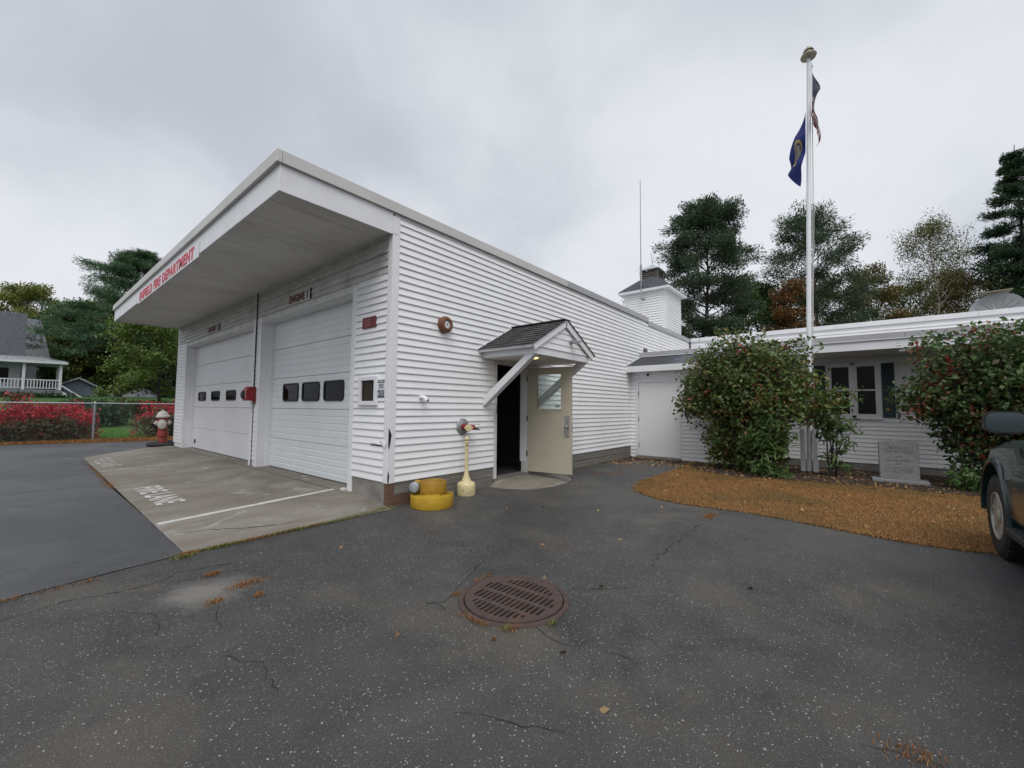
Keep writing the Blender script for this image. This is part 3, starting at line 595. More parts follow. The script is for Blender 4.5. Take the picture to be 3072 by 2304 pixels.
# overhead door surrounds
for (ya, yb, oa, ob) in ((1.05, 4.84, .93, 4.985), (5.3, 10.9, 5.2, 11.05)):
    bx('door_trim', 'trim', fs, -.030, -.001, oa, ya, .085, 3.36, .003); bx('door_trim', 'trim', fs, -.030, -.001, yb, ob, .075, 3.36, .003)
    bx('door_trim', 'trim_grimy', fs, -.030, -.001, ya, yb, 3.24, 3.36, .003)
    for y_, s_ in ((ya, 1), (yb, -1)): bx('door_stop', 'trim', fs, .15, .225, min(y_, y_+s_*.05), max(y_, y_+s_*.05), .11, 3.24)
def rrect(cy, cz, w, h, r, n=5):
    pts = []
    for (sx, sz, a0) in ((1, 1, 0), (-1, 1, 90), (-1, -1, 180), (1, -1, 270)):
        for i in range(n+1):
            a = R_(a0+90*i/n); pts.append((cy+sx*(w/2-r)+r*math.cos(a), cz+sz*(h/2-r)+r*math.sin(a)))
    return pts
def frame_ring(name, m, parent, x0, x1, cy, cz, w, h, r, t):
    o = rrect(cy, cz, w, h, r); i = rrect(cy, cz, w-2*t, h-2*t, max(.01, r-t)); n = len(o); mb = MB()
    V = [(x, a, b) for x in (x0, x1) for a, b in o]+[(x, a, b) for x in (x0, x1) for a, b in i]
    F = []
    for k in range(n):
        j = (k+1) % n; F += [(k, j, n+j, n+k), (2*n+k, 3*n+k, 3*n+j, 2*n+j), (k, 2*n+k, 2*n+j, j), (n+k, n+j, 3*n+j, 3*n+k)]
    return mb.add(V, F).build(name, m, parent)
XD = .225
ZJ = [.112, .725, 1.364, 2.009, 2.646, 3.26]
def ohdoor(ya, yb, centers, ww, wh, zc, ribs, m):
    dr = bx('overhead_door', 'interior', fs, XD+.034, XD+.05, ya-.02, yb+.02, .1, 3.3)
    for i, (z0, z1) in enumerate(zip(ZJ, ZJ[1:])):
        mb = MB()
        pr = [(XD+.030, z0+.004), (XD+.006, z0+.004), (XD, z0+.010)]
        if ribs:
            for k in range(1, 5):
                z = z0+(z1-z0)*k/5
                pr += [(XD, z-.020), (XD+.007, z-.012), (XD+.007, z-.004), (XD, z+.006)]
        pr += [(XD, z1-.010), (XD+.006, z1-.003), (XD+.030, z1-.003)]
        mb.prism([(x, ya+.003, z) for x, z in pr], (0, yb-ya-.006, 0)); mb.build('door_panel', m, dr)
    for cy in centers:
        frame_ring('window_frame', 'rubber', dr, XD-.022, XD+.002, cy, zc, ww, wh, .075, .032)
        n = rrect(cy, zc, ww-.05, wh-.05, .06); MB().add([(XD-.006, a, b) for a, b in n], [tuple(range(len(n)))]).build('window_pane', 'pane', dr)
    bx('weather_seal', 'rubber', dr, XD-.004, XD+.03, ya, yb, .095, .114)
    return dr
d1 = ohdoor(1.05, 4.84, (3.83, 2.94, 2.05), .72, .37, 1.70, True, 'door_white')
d2 = ohdoor(5.3, 10.9, (10.02, 8.75, 7.46, 6.17), .72, .27, 1.69, False, 'door_white_smooth')
bx('pull_handle', 'vent_black', d2, XD-.012, XD-.001, 10.50, 10.64, .26, .38)
for y_ in (4.79, 10.85):
    for k in range(16): bx('hinge_bolt', 'metal', d1 if y_ < 5 else d2, XD-.008, XD-.001, y_-.045, y_-.035, .2+k*.19, .212+k*.19)
bx('doorstop_block', 'hydrant_white', fs, -.09, -.02, 1.06, 1.15, .09, .14, .01)
# entry: frame, open steel door, threshold
ef = MB(); ef.box(2.21, 2.275, -.035, .12, .12, 2.315); ef.box(3.205, 3.27, -.035, .12, .12, 2.315); ef.box(2.275, 3.205, -.035, .12, 2.235, 2.315); ef.build('entry_frame', 'trim_grimy', fs)
bx('threshold', 'wood_sill', fs, 2.2, 3.3, -.05, .16, .02, .125)
bx('entry_lock_strike', 'metal_dark', fs, 2.262, 2.285, -.04, .0, 1.30, 1.50)
hx, hy, ex, ey = 3.205, -.03, 3.385, -.955
ddir = Vector((ex-hx, ey-hy, 0)).normalized(); dn = Vector((-ddir.y, ddir.x, 0))          # dn: far side
DL = .945
def dpt(u, o, z): p = Vector((hx, hy, z))+ddir*u+dn*o; return (p.x, p.y, p.z)
def dbox(mb, u0, u1, o0, o1, z0, z1): return mb.hexa([dpt(u0, o0, z0), dpt(u1, o0, z0), dpt(u1, o1, z0), dpt(u0, o1, z0)], [dpt(u0, o0, z1), dpt(u1, o0, z1), dpt(u1, o1, z1), dpt(u0, o1, z1)])
wu0, wu1, wz0, wz1 = .215, .725, 1.40, 2.085
mb = MB(); dbox(mb, 0, wu0, 0, .045, .155, 2.22); dbox(mb, wu1, DL, 0, .045, .155, 2.22); dbox(mb, wu0, wu1, 0, .045, .155, wz0); dbox(mb, wu0, wu1, 0, .045, wz1, 2.22)
ed = mb.build('entry_door', 'beige_door', fs)
mb = MB()
for (a, b, c, e) in ((wu0-.03, wu0, wz0-.03, wz1+.03), (wu1, wu1+.03, wz0-.03, wz1+.03), (wu0, wu1, wz0-.03, wz0), (wu0, wu1, wz1, wz1+.03)): dbox(mb, a, b, -.008, .053, c, e)
mb.build('window_bead', 'beige_door', ed)
mb = MB(); dbox(mb, wu0, wu1, .020, .025, wz0, wz1); mb.build('window_pane', 'glass', ed)
mb = MB(); dbox(mb, wu1-.12, wu1-.035, .015, .0195, wz0+.03, wz0+.085); mb.build('sticker', 'dish', ed)
mb = MB(); dbox(mb, .815, .90, -.012, .0, .865, 1.27); mb.build('lock_plate', 'metal', ed, bevel=.002)
ax = (ddir, Vector((0, 0, 1)), -dn); MB().lathe([(.038, 0), (.036, .018), (.016, .022), (.014, .05), (.030, .056), (.031, .082), (.018, .090)], dpt(.86, -.012, 1.06), 16, ax).build('door_knob', 'metal', ed, True, auto=40)
mb = MB(); dbox(mb, .845, .875, -.03, -.012, 1.13, 1.16); mb.build('thumb_turn', 'metal', ed)
mb = MB(); dbox(mb, DL-.006, DL+.003, .01, .035, .98, 1.12); mb.build('latch_plate', 'metal_dark', ed)
for z in (.45, 1.15, 1.95):
    mb = MB(); dbox(mb, -.014, .008, -.008, .01, z, z+.11); mb.build('hinge', 'metal_dark', ed)
# gabled entry hood on two braces
hood = MB(); YH = -1.17
hood.box(1.90, 3.66, YH, -.001, 2.30, 2.42)
hd = hood.build('entry_hood', 'trim', fs)
bx('hood_soffit', 'soffit', hd, 1.93, 3.63, YH+.03, -.002, 2.294, 2.299)
XR, ZR, XL, XE, ZE = 2.785, 2.965, 1.795, 3.775, 2.425
for sgn, xe in ((-1, XL), (1, XE)):
    sx = xe-XR; L = math.hypot(sx, ZR-ZE); nrm = Vector(((ZR-ZE)*sgn/L, 0, abs(sx)/L))
    def sp(s, y, o, xe=xe, sx=sx, nrm=nrm): return (XR+sx*s+nrm.x*o, y, ZR+(ZE-ZR)*s+nrm.z*o)
    MB().hexa([sp(0, -1.225, 0), sp(1, -1.225, 0), sp(1, -.002, 0), sp(0, -.002, 0)], [sp(0, -1.225, .022), sp(1, -1.225, .022), sp(1, -.002, .022), sp(0, -.002, .022)]).build('roof_deck', 'trim', hd)
    rows = 9
    for i in range(rows):                     # shingle courses from the eave up, cut into tabs
        s1 = 1.018-i/rows; s0 = max(0., s1-1/rows-.05); y = -1.245-(i % 2)*.0; mb = MB()
        y = -1.245; j = 0
        while y < -.004:
            y2 = min(-.003, y+(.16 if (j or i % 2 == 0) else .08)+rnd.uniform(-.02, .02)); th = .030+rnd.uniform(0, .007)
            mb.hexa([sp(s0, y+.003, .0235), sp(s1+rnd.uniform(-.006, .006), y+.003, .024), sp(s1+rnd.uniform(-.006, .006), y2, .024), sp(s0, y2, .0235)],
                    [sp(s0, y+.003, .026), sp(s1, y+.003, th+.008), sp(s1, y2, th+.008), sp(s0, y2, .026)]); y = y2; j += 1
        mb.build('shingle_course', 'shingle', hd)
    MB().hexa([sp(.02, -1.222, -.085), sp(.99, -1.222, -.085), sp(.99, -1.195, -.085), sp(.02, -1.195, -.085)], [sp(0, -1.222, -.002), sp(1, -1.222, -.002), sp(1, -1.195, -.002), sp(0, -1.195, -.002)]).build('rake_board', 'trim', hd)
    bx('eave_trim', 'trim', hd, min(xe, xe-sgn*.03), max(xe, xe-sgn*.03), -1.195, -.003, 2.395, 2.428)
    MB().hexa([sp(.0, -.030, -.06), sp(1.02, -.030, -.06), sp(1.02, -.003, -.06), sp(0, -.003, -.06)], [sp(0, -.030, .05), sp(1.02, -.030, .05), sp(1.02, -.003, .05), sp(0, -.003, .05)]).build('wall_flashing', 'trim', hd)
    bxm = 1.965 if sgn < 0 else 3.595
    a0, a1 = (-.01, 1.44), (YH+.06, 2.30); dy, dz = a1[0]-a0[0], a1[1]-a0[1]; l = math.hypot(dy, dz); ny_, nz_ = -dz/l*.105, dy/l*.105
    q = [(-.022, 1.43), (-.022, 1.60), (YH+.19, 2.30), (YH+.005, 2.30)]
    MB().prism([(bxm-.055, a, b) for a, b in q], (.11, 0, 0)).build('brace', 'trim', hd, bevel=.003)
MB().box(XR-.10, XR+.10, -1.243, -.004, ZR+.012, ZR+.030).build('ridge_cap', 'shingle', hd)
for i in range(5):                            # clapboards in the little gable
    z0 = 2.422+i*.105; 
    def hw(z): return max(0., (ZR-.055-z)/(ZR-ZE)*.98)
    a, b = hw(z0), hw(z0+.105)
    if a < .05: break
    MB().hexa([(XR-a, YH-.016, z0), (XR+a, YH-.016, z0), (XR+a, YH+.01, z0), (XR-a, YH+.01, z0)], [(XR-b, YH-.004, z0+.105), (XR+b, YH-.004, z0+.105), (XR+b, YH+.01, z0+.105), (XR-b, YH+.01, z0+.105)]).build('gable_board', 'siding', hd)
MB().lathe([(.105, 2.288), (.10, 2.284), (.0, 2.284)], (2.33, -.80, 0), 24).build('recessed_lamp', 'lamp', hd)
fl = MB(); fl.tube([(2.98, YH-.02, 2.615), (2.98, YH-.05, 2.615)], .04, 12); fl.tube([(2.98, YH-.05, 2.615), (2.985, YH-.10, 2.60)], .016, 8)
fl.box(2.93, 3.03, YH-.16, YH-.09, 2.575, 2.635); fl.tube([(3.03, YH-.12, 2.60), (3.14, YH-.14, 2.655)], [.014, .024], 10)
tag(fl.build('floodlight', 'galv', None, bevel=.002), 'small grey floodlight fixed to the gable of the entry hood', 'light')
# ------------------------------------------------------------------ lettering and plates on the front
sg = thing('fascia_sign', 'white sign board lettered ENFIELD FIRE DEPARTMENT in red on canopy fascia', 'sign', (-1.6, 5.7, 3.95))
bx('sign_board', 'sign_white', sg, -1.597, -1.581, 3.17, 8.26, 3.865, 4.150, .003)
text('sign_lettering', 'ENFIELD FIRE DEPARTMENT', 'red_letter', sg, (-1.596, 8.04, 3.905), (0, -1, 0), (0, 0, 1), .205, 4.62, extrude=.008, offset=.026, spacing=1.12, split=True)
for body, y0, w, gp in (('ENGINE 1', 3.44, .80, 'narrower ribbed'), ('ENGINE 5', 8.70, .82, 'wider smooth')):
    t = thing('door_sign', f'{body} sign strip above the {gp} overhead door', 'sign', (0, y0-w/2, 3.4))
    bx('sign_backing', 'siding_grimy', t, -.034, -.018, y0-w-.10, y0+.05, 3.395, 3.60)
    text('sign_lettering', body, 'red_letter_dark', t, (-.033, y0, 3.425), (0, -1, 0), (0, 0, 1), .155, w, extrude=.008, offset=.032, spacing=1.12, split=True)
    bx('sign_bracket', 'vent_black', t, -.045, -.018, y0-w-.115, y0-w-.105, 3.395, 3.60)
t = thing('house_number', 'dark red plate with the number 25 on siding', 'sign', (0, .545, 2.61))
bx('plate', 'plate_red', t, -.034, -.016, .362, .731, 2.615, 2.785, .004); text('digits', '25', 'digit', t, (-.033, .65, 2.650), (0, -1, 0), (0, 0, 1), .10, .14, extrude=.003, split=True)
t = thing('memorial_plaque', 'bronze plaque in a white frame on siding beside the overhead door', 'plaque', (0, .51, 1.43))
bx('plate', 'bronze', t, -.030, -.016, .335, .69, 1.50, 1.81); mbf = MB()
for (a, b, c, e) in ((.262, .335, 1.435, 1.87), (.69, .765, 1.435, 1.87), (.335, .69, 1.435, 1.50), (.335, .69, 1.81, 1.87)): mbf.box(-.058, -.015, a, b, c, e)
mbf.build('plaque_frame', 'trim', t, bevel=.004)
mbf = MB()
for (a, b, c, e) in ((.350, .356, 1.515, 1.795), (.669, .675, 1.515, 1.795), (.356, .669, 1.515, 1.521), (.356, .669, 1.789, 1.795)): mbf.box(-.033, -.029, a, b, c, e)
mbf.build('plate_border', 'bronze_letter', t)
mbf = MB()
for i in range(12):                           # cast lines too small to read
    w = (.11, .16, .2)[i % 3] if i < 3 else .24; mbf.box(-.032, -.029, .5125-w/2, .5125+w/2, 1.768-i*.021, 1.776-i*.021)
mbf.build('plate_lettering', 'bronze_letter', t)
t = thing('video_sign', 'small navy and white VIDEO surveillance sign at the building corner', 'sign', (0, .18, 1.55))
bx('sign_board', 'sign_white', t, -.030, -.018, .098, .262, 1.553, 1.805); bx('band', 'navy', t, -.032, -.0295, .10, .26, 1.765, 1.80); bx('band', 'navy', t, -.032, -.0295, .10, .26, 1.555, 1.655)
text('lettering', 'VIDEO', 'navy', t, (-.0295, .243, 1.705), (0, -1, 0), (0, 0, 1), .042, .128, extrude=.002, offset=.02, split=True); text('lettering', 'SURVEILLANCE', 'navy', t, (-.0305, .248, 1.683), (0, -1, 0), (0, 0, 1), .014, .136, extrude=.002)
for i in range(4): bx('print_line', 'sign_white', t, -.0335, -.0315, .11, .205, 1.580+i*.017, 1.586+i*.017)
bx('print_line', 'sign_white', t, -.0335, -.0315, .225, .245, 1.575, 1.63); bx('print_line', 'sign_white', t, -.0335, -.0315, .12, .24, 1.778, 1.790)
# alarm box with conduit
t = thing('alarm_box', 'red fire alarm box hung on black conduit between the overhead doors', 'alarm box', (0, 5.13, 1.5))
mb = MB(); y0, y1 = 5.005, 5.245; pr = [(-.03, 1.53), (-.215, 1.53), (-.215, 1.765), (-.16, 1.835), (-.03, 1.835)]
mb.prism([(x, y0, z) for x, z in pr], (0, y1-y0, 0)); mb.build('housing', 'red_paint', t, bevel=.008)
bx('mounting_stem', 'red_paint', t, -.06, -.018, 5.02, 5.11, 1.47, 1.545); bx('stem_foot', 'galv', t, -.07, -.016, 5.02, 5.12, 1.445, 1.475)
MB().lathe([(.085, 0), (.085, .03), (.05, .045)], (-.215, 5.17, 1.66), 18, (Vector((0, 1, 0)), Vector((0, 0, 1)), Vector((-1, 0, 0)))).build('pull_dial', 'vent_black', t)
mb = MB()
for z, n_ in ((1.72, 3), (1.685, 4), (1.64, 3), (1.60, 4)):                            # worn white print
    for k in range(n_): mb.box(-.217, -.2145, 5.035+k*.022, 5.050+k*.022, z, z+.022*rnd.uniform(.6, 1.1))
mb.prism([(-.217, 5.04, 1.752), (-.217, 5.10, 1.752), (-.217, 5.07, 1.79)], (.003, 0, 0)); mb.build('worn_print', 'white_letter', t)
MB().tube([(-.03, 5.125, 1.80), (-.03, 5.125, 3.955)], .014, 8).build('conduit', 'vent_black', t); MB().tube([(-.03, 5.125, .10), (-.03, 5.125, 1.46)], .008, 6).build('conduit', 'vent_black', t)
bx('narrow_shadow_gap', 'vent_black', fs, -.006, -.002, 5.178, 5.198, .1, 3.3)  # black strip laid in as the shade of the narrow gap by the trim
# ------------------------------------------------------------------ things on the side wall
t = thing('wall_thermometer', 'round dial thermometer in a thick brown wooden ring on siding', 'thermometer', (.97, 0, 2.62))
AY = (Vector((1, 0, 0)), Vector((0, 0, 1)), Vector((0, -1, 0)))
MB().lathe([(.128, .012), (.135, .03), (.135, .075), (.120, .105), (.085, .118), (.066, .112), (.064, .095), (0, .095)], (.97, 0, 2.752), 36, AY).build('wooden_ring', 'wood_ring', t, True, auto=35)
MB().lathe([(.062, .096), (.062, .100), (0, .100)], (.97, 0, 2.752), 28, AY).build('dial', 'sign_white', t)
mb = MB(); mb.tube([(.965, -.104, 2.745), (1.0, -.104, 2.79)], .003, 6); mb.lathe([(.010, .1), (.010, .107), (0, .107)], (.968, 0, 2.750), 12, AY)
for i in range(12):
    a = 2*math.pi*i/12; mb.tube([(.97+.048*math.cos(a), -.102, 2.752+.048*math.sin(a)), (.97+.057*math.cos(a), -.102, 2.752+.057*math.sin(a))], .0018, 4)
mb.build('needle', 'vent_black', t)
t = thing('vent_elbow', 'white PVC pipe elbow poking out of siding and turned down', 'pipe', (.53, 0, 1.52))
P = [(.53, -.005, 1.565), (.53, -.07, 1.565)]+[(.53+.02*math.sin(R_(a))*1.2, -.07-.055*math.sin(R_(a)), 1.565-.055*(1-math.cos(R_(a)))) for a in range(15, 76, 15)]+[(.566, -.145, 1.515)]
MB().tube(P, [.030]*2+[.032]*(len(P)-2), 16).build('elbow', 'pvc', t, True, auto=50); MB().lathe([(.024, 0), (.024, .002), (0, .002)], (.5665, -.1465, 1.5142), 14, (Vector((1, 0, 0)), Vector((0, .7, -.7)), Vector((.3, -.65, -.68)).normalized())).build('pipe_bore', 'black_gap', t)
t = thing('hose_connection', 'red two-way fire hose connection with cream cap on round grey plate', 'hose connection', (1.426, 0, 1.0))
MB().lathe([(.142, .010), (.142, .022), (.125, .034), (.05, .05), (0, .05)], (1.42, 0, 1.09), 32, AY).build('wall_plate', 'galv', t, True, auto=40)
MB().tube([(1.42, -.03, 1.09), (1.42, -.14, 1.088)], [.062, .055], 16).build('body', 'red_paint', t, True, auto=40)
MB().tube([(1.42, -.11, 1.088), (1.37, -.215, 1.078)], [.052, .050], 16).build('outlet', 'red_paint', t, True, auto=40); MB().tube([(1.42, -.11, 1.088), (1.53, -.20, 1.085)], [.046, .044], 16).build('outlet', 'red_paint', t, True, auto=40)
mb = MB(); q = Vector((-.05, -.105, -.01)).normalized(); s_ = Vector((q.y, -q.x, 0)).normalized(); mb.lathe([(.058, 0), (.058, .02), (.050, .032), (0, .034)], Vector((1.37, -.213, 1.078)), 20, (s_, Vector((0, 0, 1)), q))
for k in (-1, 1): mb.tube([Vector((1.37, -.213, 1.078))+s_*k*.05+q*.012, Vector((1.37, -.213, 1.078))+s_*k*.075+q*.012], .012, 8)
mb.build('cap', 'cream_paint', t)
mb = MB(); mb.tube([(1.53, -.20, 1.085), (1.575, -.235, 1.085)], [.052, .052], 14); mb.tube([(1.56, -.20, 1.12), (1.60, -.25, 1.13)], .012, 8); mb.tube([(1.58, -.25, 1.05), (1.61, -.24, 1.04)], .012, 8); mb.build('coupling', 'metal', t)
# ================================================================== OFFICE ANNEX
XA, XB = 8.311, 10.55
an = thing('office_annex', 'low white clapboard office wing with shingled eave, grey door and shaded porch', 'building', (XA, -3, 0))
YS = -3.25
wa = wall('door_wall', 'siding', an, (XA, -.001), H90, -YS, .0, 2.62, .15, [(1.75, 2.70, 1.25, 2.28)])
siding(wa, (XA, 0), H90, .03, -YS, .02, 2.40, [(.19, 1.47, 0, 2.30), (1.60, 2.88, 1.20, 2.33)])
bx('corner_bead', 'trim', an, XA-.03, XA-.001, -.032, -.002, .03, 2.48)
bx('frieze_board', 'trim', an, XA-.02, XA-.001, -.2, YS, 2.40, 2.48)
mb = MB()
for (a, b, c, e) in ((-.19, -.262, .03, 2.26), (-1.39, -1.47, .03, 2.26), (-.262, -1.39, 2.18, 2.26)): mb.box(XA-.032, XA-.001, b, a, c, e)
mb.build('door_trim', 'trim', an, bevel=.003)
dd = bx('annex_door', 'white_hinge', an, XA-.018, XA-.002, -1.385, -.268, .075, 2.172, .002)
MB().lathe([(.030, 0), (.030, .012), (.014, .016), (.014, .03), (0, .03)], (XA-.018, -1.32, 1.15), 16, (Vector((0, 1, 0)), Vector((0, 0, 1)), Vector((-1, 0, 0)))).build('door_lock', 'metal', dd)
for z in (.30, 1.05, 1.80): bx('hinge', 'metal_dark', dd, XA-.034, XA-.018, -.272, -.258, z, z+.12)
bx('sill', 'concrete_wall', an, XA-.10, XA-.001, -1.45, -.2, -.05, .07)
ww = bx('window_pane', 'pane', an, XA-.02, XA-.012, -2.68, -1.77, 1.27, 2.26); mb = MB()
for (a, b, c, e) in ((-1.70, -1.79, 1.2, 2.33), (-2.66, -2.75, 1.2, 2.33), (-1.79, -2.66, 1.2, 1.29), (-1.79, -2.66, 2.24, 2.33), (-1.79, -2.66, 1.74, 1.79)): mb.box(XA-.034, XA-.005, b, a, c, e)
mb.build('window_frame', 'trim', ww)
def shutter(x, ya, yb, z0, z1):
    s_ = bx('shutter', 'teal_shutter', an, x-.020, x-.001, ya, yb, z0, z1); mb = MB()
    mb.box(x-.032, x-.02, ya, ya+.035, z0, z1); mb.box(x-.032, x-.02, yb-.035, yb, z0, z1); mb.box(x-.032, x-.02, ya+.035, yb-.035, z0, z0+.05); mb.box(x-.032, x-.02, ya+.035, yb-.035, z1-.05, z1); mb.build('shutter_frame', 'teal_shutter', s_)
    z = z0+.06
    while z < z1-.06:
        MB().hexa([(x-.031, ya+.036, z), (x-.022, ya+.036, z+.03), (x-.020, ya+.036, z+.03), (x-.029, ya+.036, z)], [(x-.031, yb-.036, z), (x-.022, yb-.036, z+.03), (x-.020, yb-.036, z+.03), (x-.029, yb-.036, z)]).build('shutter_slat', 'teal_shutter', s_); z += .033
shutter(XA-.016, -1.69, -1.575, 1.215, 2.27); shutter(XA-.016, -2.88, -2.76, 1.215, 2.27)
# return wall and porch wall
wr = wall('return_wall', 'siding', an, (XA+.151, YS), 0, XB-XA-.151, .0, 2.85, .12)
siding(wr, (XA, YS), 0, .0, XB-XA-.02, .06, 2.79)
PW = [(-5.06, -4.70), (-5.575, -5.225)]
wb = wall('porch_wall', 'siding', an, (XB, YS), H90, 9., -.25, 2.85, .15, [])
siding(wb, (XB, YS), H90, .02, 9., .075, 2.79, [(1.36, 2.44, 1.22, 2.66)])
bx('foundation', 'concrete_wall', an, XB-.004, XB+.1, YS-9, YS, -.3, .08)
for (b, a) in PW:
    p = bx('window_pane', 'pane', an, XB-.020, XB-.012, b, a, 1.33, 2.56)
    mb = MB()
    for (c, e, g, h) in ((b-.04, b, 1.29, 2.60), (a, a+.04, 1.29, 2.60), (b, a, 1.29, 1.33), (b, a, 2.56, 2.60), (b, a, 1.925, 1.965)): mb.box(XB-.036, XB-.008, c, e, g, h)
    mb.build('sash', 'trim', p)
mb = MB()
for (c, e, g, h) in ((-5.69, -5.615, 1.22, 2.66), (-4.66, -4.58, 1.22, 2.66), (-5.185, -5.10, 1.22, 2.66), (-5.615, -4.66, 1.22, 1.29), (-5.615, -4.66, 2.60, 2.66)): mb.box(XB-.046, XB-.002, c, e, g, h)
mb.build('window_casing', 'trim', an, bevel=.003); bx('window_sill', 'trim', an, XB-.075, XB-.002, -5.71, -4.56, 1.185, 1.222, .003)
shutter(XB-.016, -5.94, -5.70, 1.25, 2.62); shutter(XB-.016, -4.57, -4.33, 1.25, 2.62)
# roof over the wing: flat deck, edge metal, shingled skirt over the door side, fascia over the porch
XG = 9.04
bx('roof', 'gravelstop_grey', an, XG+.01, 14.18, -12.2, -.02, 2.85, 3.14)
yc = [-12.2, -9.1, -6.05, -3.0, -.025]
for a, b in zip(yc, yc[1:]): bx('roof_edge', 'gravelstop_grey', an, XG-.045, XG+.009, a+.003, b-.003, 3.022, 3.168+rnd.random()*.004, .003)
bx('roof_edge_lip', 'trim', an, XG-.055, XG-.046, -12.2, -.03, 3.02, 3.034)
bx('fascia', 'trim', an, XG-.022, XG, -12.2, YS-.02, 2.81, 2.966, .002); bx('fascia', 'trim', an, XG-.010, XG+.009, -12.2, YS-.02, 2.968, 3.02)
bx('porch_soffit', 'soffit', an, XG+.001, XB-.02, -12.2, YS-.14, 2.815, 2.85)
for y_ in (-5.98, -6.18):
    for z_ in (2.86, 2.92): bx('bolt_plate', 'trim', an, XG-.034, XG-.0225, y_, y_+.06, z_, z_+.035, .006)
bx('porch_bracket', 'trim_grimy', an, XG+.03, XG+.25, -6.1, -5.95, 2.74, 2.815)
# skirt roof
def kp(s, y, o): dx, dz = 8.005-9.035, 2.655-3.005; L = math.hypot(dx, dz); return (9.035+dx*s-(-dz/L)*o*1, y, 3.005+dz*s+(-dx/L)*o)
MB().hexa([kp(0, YS-.05, -.03), kp(1, YS-.05, -.03), kp(1, -.003, -.03), kp(0, -.003, -.03)], [kp(0, YS-.05, 0), kp(1, YS-.05, 0), kp(1, -.003, 0), kp(0, -.003, 0)]).build('skirt_deck', 'trim', an)
rows = 8
for i in range(rows):
    s1 = 1.01-i/rows; s0 = max(0., s1-1/rows-.05); mb = MB(); y = YS-.05; j = 0
    while y < -.006:
        y2 = min(-.005, y+(.30 if (j or i % 2) else .15)+rnd.uniform(-.05, .05)); t1 = .011+rnd.uniform(0, .004)
        mb.hexa([kp(s0, y+.003, .001), kp(s1, y+.003, .001), kp(s1, y2, .001), kp(s0, y2, .001)], [kp(s0, y+.003, .004), kp(s1, y+.003, t1), kp(s1, y2, t1), kp(s0, y2, .004)]); y = y2; j += 1
    mb.build('shingle_course', 'shingle_blue', an)
bx('eave_fascia', 'trim', an, 7.985, 8.008, YS-.06, -.003, 2.482, 2.650, .002); bx('eave_soffit', 'trim', an, 8.008, XA-.001, YS-.05, -.003, 2.484, 2.50)
MB().hexa([kp(0, -.030, .012), kp(1.03, -.030, .012), kp(1.03, -.004, .012), kp(0, -.004, .012)], [kp(0, -.030, .04), kp(1.03, -.030, .04), kp(1.03, -.004, .04), kp(0, -.004, .04)]).build('wall_flashing', 'trim', an)
tag(MB().box(XA-.075, XA-.012, -.585, -.52, 2.375, 2.435).build('door_camera', 'vent_black', None, bevel=.01), 'small black box camera above the grey annex door', 'camera')
t = thing('dryer_vent', 'white hooded wall vent low on siding behind the big shrub', 'vent', (XA, -2.2, .75))
bx('vent_plate', 'pvc', t, XA-.03, XA-.01, -2.30, -2.12, .72, .90, .004); MB().tube([(XA-.03, -2.21, .83), (XA-.11, -2.21, .83), (XA-.13, -2.21, .79)], [.06, .062, .058], 14).build('vent_hood', 'pvc', t); MB().tube([(XA-.118, -2.21, .80), (XA-.132, -2.21, .782)], [.05, .05], 12).build('vent_mouth', 'black_gap', t)
# taller rear hall behind the wing
rh = thing('rear_hall', 'taller white rear hall whose roof edge shows above the office wing', 'building', (14.2, -6, 0))
rw = wall('hall_wall', 'siding', rh, (14.2, -.06), H90, 12., 0, 4.16, .15)
siding(rw, (14.2, 0), H90, .07, 12.06, 3.15, 4.16)
bx('hall_body', 'siding', rh, 14.36, 22, -12.05, 11.9, 0, 4.15); bx('hall_roof', 'gravelstop_grey', rh, 14.19, 22.1, -12.1, 11.95, 4.165, 4.25)
yc = [-12.1, -8.0, -4.1, -.075]
for a, b in zip(yc, yc[1:]): bx('roof_edge', 'trim', rh, 14.135, 14.189, a+.002, b-.002, 4.155, 4.305, .003)
MB().tube([(14.17, -.055, 3.1), (14.17, -.055, 4.22), (14.15, .0, 4.30), (14.12, .05, 4.33)], .016, 8).build('cable', 'metal_dark', rh)
# dish on the roof
t = thing('satellite_dish', 'large grey ribbed dish on the rear hall roof', 'dish', (16.2, -8.75, 4.25))
q = Vector((-.90, .30, .32)).normalized(); s_ = q.cross(Vector((0, 0, 1))).normalized(); u_ = s_.cross(q); c_ = Vector((16.2, -8.74, 4.55))
MB().lathe([(r_, .16*(r_/.60)**2) for r_ in (0.02, .15, .3, .45, .60)]+[(.605, .145), (.45, .07), (.02, -.02)], c_, 40, (s_, u_, q)).build('reflector', 'dish', t, True, auto=40)
mb = MB()
for i in range(7):
    a = R_(20+i*23); e = s_*math.cos(a)+u_*math.sin(a); mb.tube([c_+e*.12+q*.012, c_+e*.35+q*.062, c_+e*.5+q*.118], .008, 5)
mb.build('rib', 'galv', t)
MB().tube([(16.3, -8.74, 4.2), (16.3, -8.74, 4.55)], .05, 8).build('mast', 'galv', t)
MB().hexa([(16.05, -9.06, 5.20), (16.05, -8.42, 5.18), (16.5, -8.42, 5.18), (16.5, -9.06, 5.20)], [(16.05, -9.06, 5.235), (16.05, -8.42, 5.215), (16.5, -8.42, 5.215), (16.5, -9.06, 5.235)]).build('top_plate', 'tan_metal', t)
MB().tube([(16.4, -8.74, 4.2), (16.4, -8.74, 5.2)], .04, 8).build('plate_post', 'galv', t)
